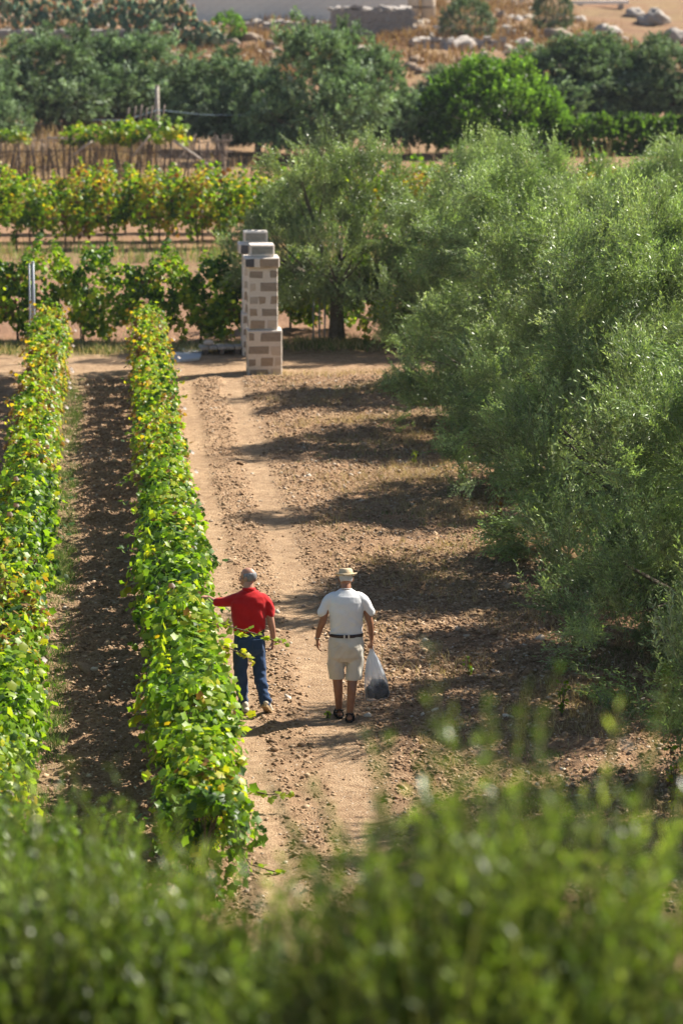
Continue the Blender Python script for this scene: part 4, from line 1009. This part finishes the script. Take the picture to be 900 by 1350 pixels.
weed_plant(886, 1078, .85, 'tall yellowing weed stalk at the right edge above the blurred foreground', (VG[1], VG[4], VG[7]), 66, True)
weed_plant(740, 950, .45, 'bright green weed at the edge of the olive shade, near the lower right', (VG[2], VG[1]), 70)
weed_plant(655, 690, .4, 'dry brown weed clump beside the olive skirts right of the track', (VG[7], VG[6]), 60)
weed_plant(617, 892, .28, 'low weed among the clods right of the plastic bag', (VG[7], VG[1]), 40)
weed_plant(545, 612, .25, 'small yellow-green weed on the soil under the middle olives', (VG[2], VG[3]), 40)
weed_plant(432, 944, .09, 'tiny green sprout by the left sandal of the man in the hat', (VG[2], VG[2]), 18)

# ------------------------------------------------------------------ stake fence
x0, y0 = hit(0, 236, 0); 
Yf = y0
fence = thing('stake_fence', 'long rickety fence of thin dark upright stakes with dead brush, left background', 'fence', (0, Yf, 0))
random.seed(21)
xa, xb = -6.5, atY(300, 225, Yf).x
x = xa
while x < xb:
    h = random.uniform(1.25, 1.95); lx = random.gauss(0, .17)
    MB().tube([(x, 0, -.1), (x+lx*.5, random.gauss(0, .05), h*.5), (x+lx, random.gauss(0, .05), h)], [random.uniform(.028, .05)]*2+[.022], 6).build('stake', M['driedwood'], fence)
    x += random.uniform(.14, .34)
for (z, a) in ((1.55, 0), (1.12, .05), (.5, -.03)):
    pts = [(q, -.06+a, z+random.gauss(0, .06)) for q in np.arange(xa, xb+.5, 1.3)]
    MB().tube(pts, .022, 6).build('rail', M['driedwood'], fence)
mb = MB()
for _ in range(900):
    q = random.uniform(xa, xb); z = random.uniform(.0, 1.3); a = random.gauss(0, .3); L = random.uniform(.3, .8)
    mb.tube([(q, random.gauss(0, .12), z), (q+a*L*.5, random.gauss(0, .12), z+L*.5), (q+a*L, random.gauss(0, .15), z+L)], .009, 3)
mb.build('dead_brush', simple('dead_vines', (.32, .25, .21), (.16, .12, .10), 5, .95, 0), fence)['kind'] = 'stuff'
def pole(pa, pb, Yd, r, label, cat='pole', m_=None):
    a = atY(*pa, Yd); b_ = atY(*pb, Yd+.1); t = thing('wooden_pole', label, cat, a)
    MB().tube([(0, 0, 0), ((b_-a)*.5)+Vector((0, 0, .02)), b_-a], [r, r*.95, r*.85], 7).build('shaft', m_ or M['palewood'], t)
    MB().tube([b_-a, (b_-a)*1.01], [r*.8, r*.6], 7).build('tip', m_ or M['palewood'], t)
pole((228, 185), (284, 224), Yf-.5, .055, 'pale pole slanting down to the right off the end of the stake fence', 'pole')
pole((175, 207), (198, 178), Yf-.4, .05, 'short pale pole leaning up to the right against the middle of the fence')
pole((98, 204), (122, 186), Yf-.4, .05, 'short pale pole leaning on the left part of the stake fence')
pole((62, 182), (100, 184), Yf-.3, .05, 'pale horizontal pole resting on the top of the stake fence')
x, y = hit(208, 207); p = post('utility_post', x, y, atY(208, 113, y).z, .11, M['palewood'], 'weathered single post rising behind the stake fence', 'post')
a = atY(122, 158, y-2); b_ = atY(208, 145, y-.1); c = atY(330, 152, y-1)
wire([a, a.lerp(b_, .5)-Vector((0, 0, .25)), b_, b_.lerp(c, .5)-Vector((0, 0, .1)), c], 'slack pale blue wire running past the weathered post', .016, simple('blue_plastic', (.36, .46, .55), (.28, .38, .45), 5, .6, 0))
# leaning stakes near the post, green vine on the fence top
for k, px in enumerate((169, 178, 186, 193, 200, 216)):
    pole((px-4, 170), (px+1, 142-(k % 3)*2), Yf+3, .055, ('leftmost leaning grey stake left of the weathered post', 'second leaning grey stake from the left near the weathered post', 'third leaning grey stake from the left near the weathered post', 'fourth leaning grey stake, two left of the weathered post', 'leaning grey stake next left to the weathered post', 'leaning grey stake just right of the weathered post')[k], 'stake', M['driedwood'])
fol_f = foliage('climber_foliage', 420, .5, 1.3, -.45, .45, W_YEL*.5+W_GREEN*.7, .20, .3); fol_f.materials.append(M['vine'])
for (px, py, s_, lab) in ((125, 176, 1.0, 'yellow-green vine sprawling over the middle of the stake fence'), (195, 172, 1.2, 'bright green vine heaped on the right end of the stake fence'), (8, 178, .7, 'small vine tuft on the left end of the stake fence')):
    p = atY(px, py, Yf+.2); t = thing('climbing_vine', lab, 'vine', (p.x, p.y, 0), math.pi/2)
    f = link('foliage', fol_f, t); f.location = (0, 0, p.z); f.scale = (s_, s_, s_*.9); f['kind'] = 'stuff'
    MB().tube([(0, 0, 0), (.05, .02, .8), (0, .05, p.z)], [.035, .03, .02], 6).build('stem', M['vinewood'], t)
del p

# ------------------------------------------------------------------ trees and hedge of the background
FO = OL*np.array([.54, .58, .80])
def far_crown(lobes, n, L=.20, W=.085, pal=FO, bright=1.0, upw=.4, K=5, Ln=.42, zmin=.4, per=4):
    return olive_crown('far_crown', lobes, n, K, Ln, L, W, upw, pal, zmin, bright, .5, per, -.3)
lbs = [rand_lobes(3.2, 5.8, 1.2, 8, 61, 1.0, 1.5, False), rand_lobes(3.4, 6.2, .9, 9, 62, 1.0, 1.6, False), rand_lobes(3.0, 4.4, .3, 8, 63, .9, 1.4, False)]
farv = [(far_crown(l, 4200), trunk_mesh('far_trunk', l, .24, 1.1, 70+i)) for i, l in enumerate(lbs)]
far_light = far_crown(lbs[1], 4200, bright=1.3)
def far_tree(px, py, wpx, hpx, v, label, rz, me=None, cm=None, name='olive_tree', cat='olive tree', group='olive trees beyond the vineyards', lean=0):
    x, y = hit(px, py); s_ = 4000/y; w0, h0 = ((3.2*1.75*1.15, 5.9), (3.4*1.95, 6.3), (3.0*1.95, 4.5))[v]
    z = float(np.interp(y, PROF_Y, PROF_Z))
    k = 1.06*wpx/s_/w0; h = .88*hpx/s_/h0
    t = make_tree(name, label, cat, (x, y, z-.1), me or farv[v][0], farv[v][1], rz, (k, k, h), group, cm or M['olive_far'])
    if lean: t.rotation_euler.y = lean
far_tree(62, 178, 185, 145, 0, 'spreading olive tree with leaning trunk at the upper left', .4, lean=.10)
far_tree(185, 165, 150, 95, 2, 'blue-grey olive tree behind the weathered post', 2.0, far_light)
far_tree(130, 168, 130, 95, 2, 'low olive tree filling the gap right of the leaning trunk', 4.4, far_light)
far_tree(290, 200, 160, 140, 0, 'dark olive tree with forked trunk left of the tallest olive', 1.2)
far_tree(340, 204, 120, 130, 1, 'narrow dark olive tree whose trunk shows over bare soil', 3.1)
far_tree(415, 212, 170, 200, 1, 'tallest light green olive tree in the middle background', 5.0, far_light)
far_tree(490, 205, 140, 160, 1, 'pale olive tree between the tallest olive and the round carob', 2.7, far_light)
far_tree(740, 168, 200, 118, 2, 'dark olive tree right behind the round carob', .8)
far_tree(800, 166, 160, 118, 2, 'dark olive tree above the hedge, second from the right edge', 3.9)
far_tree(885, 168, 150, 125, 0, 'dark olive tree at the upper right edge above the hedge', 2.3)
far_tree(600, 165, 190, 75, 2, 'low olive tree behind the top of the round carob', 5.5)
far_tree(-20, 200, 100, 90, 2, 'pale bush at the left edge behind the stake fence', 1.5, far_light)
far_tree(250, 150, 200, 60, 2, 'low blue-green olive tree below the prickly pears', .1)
# round carob
cl = [(0, 0, 2.0, 3.2, 2.8, 1.9)]+[(2.5*math.cos(a), 2.2*math.sin(a), 1.6+.3*math.sin(3*a), 1.5, 1.5, 1.35) for a in np.linspace(0, 6.28, 9)[:-1]]+[(1.3*math.cos(a), 1.2*math.sin(a), 3.0, 1.2, 1.2, 1.05) for a in (0, 1.3, 2.6, 3.9, 5.2)]
CP = np.array([[.05, .10, .02], [.075, .15, .027], [.11, .21, .035], [.16, .28, .055]])
cme = far_crown(cl, 5200, .15, .10, CP, 1.0, .5, 5, .38, .5)
x, y = hit(648, 205); s_ = 4000/y
make_tree('carob_tree', 'round dense bright green carob tree with domed crown', 'carob tree', (x, y, 0), cme, trunk_mesh('carob_trunk', cl, .22, .9, 5), .3, (215/s_/8.3,)*2+(125/s_/4.1,), None, M['vine'])
# hedge on the right
hl = [(q, random.gauss(0, .1), .65, .9, .7, .75+random.uniform(-.08, .1)) for q in np.arange(-5, 7, .8)]
x, y = hit(800, 205)
hedge = thing('hedge', 'low clipped dark green hedge running to the right edge below the olives', 'hedge', (x, y, 0))
link('crown', far_crown(hl, 5500, .14, .10, CP*.75, 1.0, .5, 4, .25, .05), hedge, M['vine'])['kind'] = 'stuff'; hedge.scale = (1, 1, 1.25)
mb = MB(); [mb.tube([(q, 0, -.1), (q+.05, 0, .6)], .04, 5) for q in np.arange(-5, 7, .8)]; mb.build('stems', M['bark'], hedge)
# hillside trees and shrubs
def hill_z(y): return float(np.interp(y, PROF_Y, PROF_Z))
def small_tree(px, py, w, h, label, cat, name, mt=None, pal=None, rz=0):
    x, y = hit(px, py); sc = 4000/y; 
    if pal is None: me = farv[2][0]
    else: me = pal
    make_tree(name, label, cat, (x, y, hill_z(y)-.1), me, farv[2][1], rz, (w/sc/5.8,)*2+(h/sc/4.5,), None, mt or M['olive_far'])
dark_round = far_crown([(0, 0, 2.2, 2.6, 2.6, 2.2), (1.4, .4, 1.9, 1.5, 1.5, 1.5), (-1.3, -.3, 1.8, 1.6, 1.5, 1.5), (0, 0, 3.2, 1.5, 1.5, 1.2)], 2200, .16, .07, FO*.8, 1.0, .5, 5, .4, .2)
small_tree(615, 57, 82, 60, 'rounded dark olive shrub standing on the rocky slope above the carob', 'shrub', 'round_shrub', None, dark_round, .5)
small_tree(728, 44, 58, 62, 'narrow dark shrub on the rocky slope, cut by the top edge', 'shrub', 'round_shrub', None, dark_round, 2.2)
fig = far_crown([(0, 0, 2.3, 2.3, 2.3, 1.9), (1.2, 0, 2.0, 1.4, 1.4, 1.3), (-1.1, 0, 2.1, 1.4, 1.4, 1.3)], 1300, .2, .15, CP*1.25, 1.0, .4, 4, .35, .3)
small_tree(300, 56, 52, 44, 'small bright green fig tree against the pale wall', 'fig tree', 'fig_tree', M['vine'], fig, 0)

# prickly pears
def prickly(px, py, wpx, hpx, seed, label):
    x, y = hit(px, py); sc = 4000/y; w = wpx/sc/2; h = hpx/sc; r = np.random.default_rng(seed)
    t = thing('prickly_pear', label, 'cactus', (x, y, hill_z(y)-.1), 0, 'prickly pear clumps on the old wall')
    n = 190; u, f = ico(1); u = u*np.array([.5, .09, .72]); Vv = []; Fv = []; Cc = []
    fu, ff = ico(0); fv = []; ffc = []; fc = []
    for k in range(n):
        rr = w*math.sqrt(r.uniform()); a = r.uniform(0, 6.283); px0, py0 = rr*math.cos(a), rr*math.sin(a)*.6
        zt = h*(1-.45*(rr/w)**2)*r.uniform(.55, 1.02); z = zt if r.uniform() < .7 else r.uniform(.2, zt)
        e = Euler((r.normal(0, .35), r.normal(0, .6), r.uniform(0, 6.28))).to_matrix(); s_ = r.uniform(.30, .46)
        q = (u*s_*1.0) @ np.array(e).T + np.array([px0, py0, z]); Fv.append(f+len(Vv)*len(u)); Vv.append(q)
        Cc.append(np.tile(np.array([[.10, .17, .10], [.14, .22, .12], [.07, .13, .085], [.24, .28, .16]][r.integers(4)]), (len(u), 1)))
        if r.uniform() < .55:
            for _ in range(3):
                tip = np.array(e) @ np.array([r.uniform(-.3, .3)*s_, 0, .70*s_])+np.array([px0, py0, z]); ffc.append(ff+len(fv)*len(fu)); fv.append(fu*np.array([.055, .055, .08])+tip)
                fc.append(np.tile(np.array([[.55, .25, .08], [.50, .14, .08], [.50, .42, .15], [.6, .5, .36]][r.integers(4)]), (len(fu), 1)))
    link('pads', np_mesh('pads', np.concatenate(Vv), np.concatenate(Fv), np.concatenate(Cc), True), t, M['clod'])['kind'] = 'stuff'
    link('fruits', np_mesh('fruits', np.concatenate(fv), np.concatenate(ffc), np.concatenate(fc), True), t, M['clod'])['kind'] = 'stuff'
for a in ((15, 48, 100, 62, 1, 'prickly pear clump at the upper left corner'), (85, 50, 100, 60, 2, 'prickly pear clump second from the upper left corner, orange fruit'), (160, 54, 90, 62, 3, 'prickly pear clump in the middle of the upper left corner'), (215, 60, 100, 72, 4, 'large prickly pear clump sprinkled with pale fruits, right end of its line'), (268, 64, 60, 34, 5, 'low prickly pear clump beside the small fig tree')):
    prickly(*a)

# old walls, buildings and clutter on the hill
M['drystone'] = tufo('dry_stone', (.46, .41, .36), (.22, .19, .17))
def drystone(px0, px1, py0, py1, depth, label, s_=.28, rough=.06, name='dry_stone_wall'):
    xa, ya = hit((px0+px1)/2, py1); sc = 4000/ya; w = (px1-px0)/sc; h = (py1-py0)/sc; z = hill_z(ya)
    t = thing(name, label, 'wall', (xa, ya, z-.3)); 
    MB().box((0, depth/2, (h+.3)/2), (w-.15, depth-.15, h+.2)).build('core', M['drystone'], t, False)
    mb = MB(); zz = 0
    while zz < h+.25:
        hh = s_*random.uniform(.5, .8); q = -w/2
        while q < w/2:
            ww = s_*random.uniform(.7, 1.6); mb.box((q+ww/2, random.uniform(-.03, .03)+.05, zz+hh/2), (ww*.93, .3, hh*.9), (0, random.uniform(-.06, .06), 0), .025); q += ww
        zz += hh
    q = -w/2
    while q < w/2:
        ww = s_*random.uniform(.9, 1.9); mb.box((q+ww/2, depth*.5, zz+random.uniform(0, rough)), (ww*.9, depth, s_*.8), (random.uniform(-.1, .1), random.uniform(-.12, .12), random.uniform(-.2, .2)), .05); q += ww
    mb.build('stones', M['drystone'], t, False)['kind'] = 'stuff'
random.seed(31)
drystone(0, 185, 43, 58, .7, 'low dry stone wall below the prickly pears at the upper left')
drystone(438, 543, 14, 56, 2.5, 'square dry stone stub of wall jutting out at the top centre', .26, .15)
drystone(325, 440, 36, 46, .8, 'rough low band of rubble wall under the long pale wall', .35, .3)
drystone(545, 660, 60, 68, .8, 'crumbling terrace edge behind the crown of the carob', .4, .3)
# long pale block wall
M['limewall'] = simple('limewash_block', (.80, .76, .70), (.70, .66, .60), 3, .9, .2)
xa, ya = hit(395, 37); sc = 4000/ya; w = 290/sc; z = hill_z(ya)
t = thing('block_wall', 'long pale limewashed block wall at the top left of centre', 'wall', (xa-.1, ya+1, z-.3))
MB().box((0, .2, 1.7), (w, .3, 3.4)).build('core', M['limewall'], t, False)
rr = 0; zz = 0; bm_ = [stone_block(.98, .06, .27, .004, .012) for _ in range(3)]
for b_ in bm_: b_.materials.append(M['limewall'])
for row in range(12):
    q = -w/2+(.5 if row % 2 else 0)+.5
    while q < w/2-.4:
        o = link('block', random.choice(bm_), t); o.location = (q, .045+random.uniform(-.006, .006), row*.285+.14); q += 1.0
# beige tanks
M['tank'] = simple('beige_plaster', (.62, .52, .40), (.52, .43, .33), 3, .9, .1)
for k, px in enumerate((522, 543, 564)):
    x, y = hit(px, 27); sc = 4000/y; r_ = 9.5/sc
    t = thing('storage_silo', ('leftmost', 'middle', 'rightmost')[k]+' of three beige cylinders cut by the top edge', 'silo', (x, y, hill_z(y)-.2), 0, 'beige cylinders at the top edge')
    MB().tube([(0, 0, 0), (0, 0, 3.4)], r_, 20).build('drum', M['tank'], t); MB().tube([(0, 0, 1.1), (0, 0, 1.22)], r_*1.03, 20).build('hoop', M['driedwood'], t); MB().tube([(0, 0, 3.4), (0, 0, 3.5)], [r_*1.06, r_*1.02], 20).build('lid', M['tank'], t)
# old bath used as a trough
x, y = hit(584, 44); t = thing('water_trough', 'small pale trough with dark blue rim on the rocky slope left of the round shrub', 'trough', (x, y, hill_z(y)+.1), .1)
MB().loft([((0, 0, 0), .55, .26), ((0, 0, .35), .72, .34), ((0, 0, .42), .76, .37)], 18, 4).build('basin', M['limewall'], t); MB().loft([((0, 0, .421), .74, .35), ((0, 0, .44), .72, .33)], 18, 4).build('water', simple('dark_water', (.03, .06, .10), (.02, .04, .07), 5, .2, 0), t)
x, y = hit(790, 8); t = thing('stone_beam', 'long pale beam lying across the top of the rocky slope', 'beam', (x, y, hill_z(y)+.3), .05)
MB().box((0, 0, 0), (4.6, .4, .28), jit=.02).build('slab', M['limewall'], t, False); [MB().box((q, .02, -.3), (.4, .35, .4), jit=.03).build('support', M['drystone'], t, False) for q in (-1.6, 1.7)]
# rocks of the slope
u, f = ico(2); random.seed(77)
rock_me = []
for k in range(4):
    r = np.random.default_rng(90+k); v = u*(1+.7*(vn(u[:, 0]*2+k*7, u[:, 1]*2+u[:, 2]*2.3, 1, k)[:, None]-.5)+.5*(vn(u[:, 0]*5+k*7, u[:, 1]*4+u[:, 2]*5, 1, k+9)[:, None]-.5))*np.array([1, .8, .6]); rock_me.append(np_mesh('rock', v+r.normal(0, .02, v.shape), f)); rock_me[-1].materials.append(M['drystone'])
for (px, py, s_, lab) in ((860, 30, 1.25, 'big grey boulder at the upper right corner'), (838, 24, .9, 'grey boulder just left of the big one in the upper right corner'), (675, 30, .7, 'pale rock right of the round shrub on the slope'), (668, 42, .6, 'low rock below the pale rock right of the round shrub'),
                         (800, 48, 1.0, 'pale boulder in the dry brush above the dark olives'), (770, 55, .8, 'small pale boulder above the carob and hedge'), (560, 50, .6, 'rock left of the round shrub'), (600, 68, 1.1, 'flat pale rock behind the carob crown'), (640, 66, .8, 'flat rock below the round shrub'),
                         (895, 52, .9, 'rock at the right edge below the big boulder'), (820, 62, .8, 'rock low on the slope just above the dark olives'), (690, 62, .7, 'rock in brush left of the narrow dark shrub'), (655, 20, .55, 'white rock beside the top of the round shrub'), (760, 30, .6, 'rock right of the narrow dark shrub'), (555, 62, .9, 'broad rock at the foot of the dry stone stub')):
    x, y = hit(px, py); o = link('boulder', random.choice(rock_me)); o.location = (x, y, hill_z(y)+.1*s_); o.scale = (s_, s_, s_); o.rotation_euler = (random.uniform(-.3, .3), random.uniform(-.3, .3), random.uniform(0, 6)); tag(o, lab, 'boulder', 'boulders on the rocky slope')
P_ = soilpts(3400, -14, 34, 183, 290, lambda x, y: np.clip(vn(x, y, 6, 99)*1.8-.5, 0, 1))
scatter_lumps('hillside_rubble', P_, rng.gamma(2, .09, len(P_))+.05, sc_[rng.integers(0, 4, len(P_))]*.62, ico(1), mt=M['clod'], label='loose limestone rubble on the hillside')

# ------------------------------------------------------------------ haze: one closed box of thin air round the whole scene
mb = MB(); mb.box((0, 2500, 13.5), (7000, 6000, 34))
hz_ = mb.build('haze', None, None, False); m = bpy.data.materials.new('haze_air'); m.use_nodes = True; nt = m.node_tree; nt.nodes.clear()
out = nt.nodes.new('ShaderNodeOutputMaterial'); pv = nt.nodes.new('ShaderNodeVolumePrincipled'); pv.inputs['Color'].default_value = (.80, .88, 1, 1); pv.inputs['Density'].default_value = .00012
nt.links.new(pv.outputs[0], out.inputs['Volume']); hz_.data.materials.append(m); tag(hz_, 'thin pale summer haze over the fields', kind='stuff')
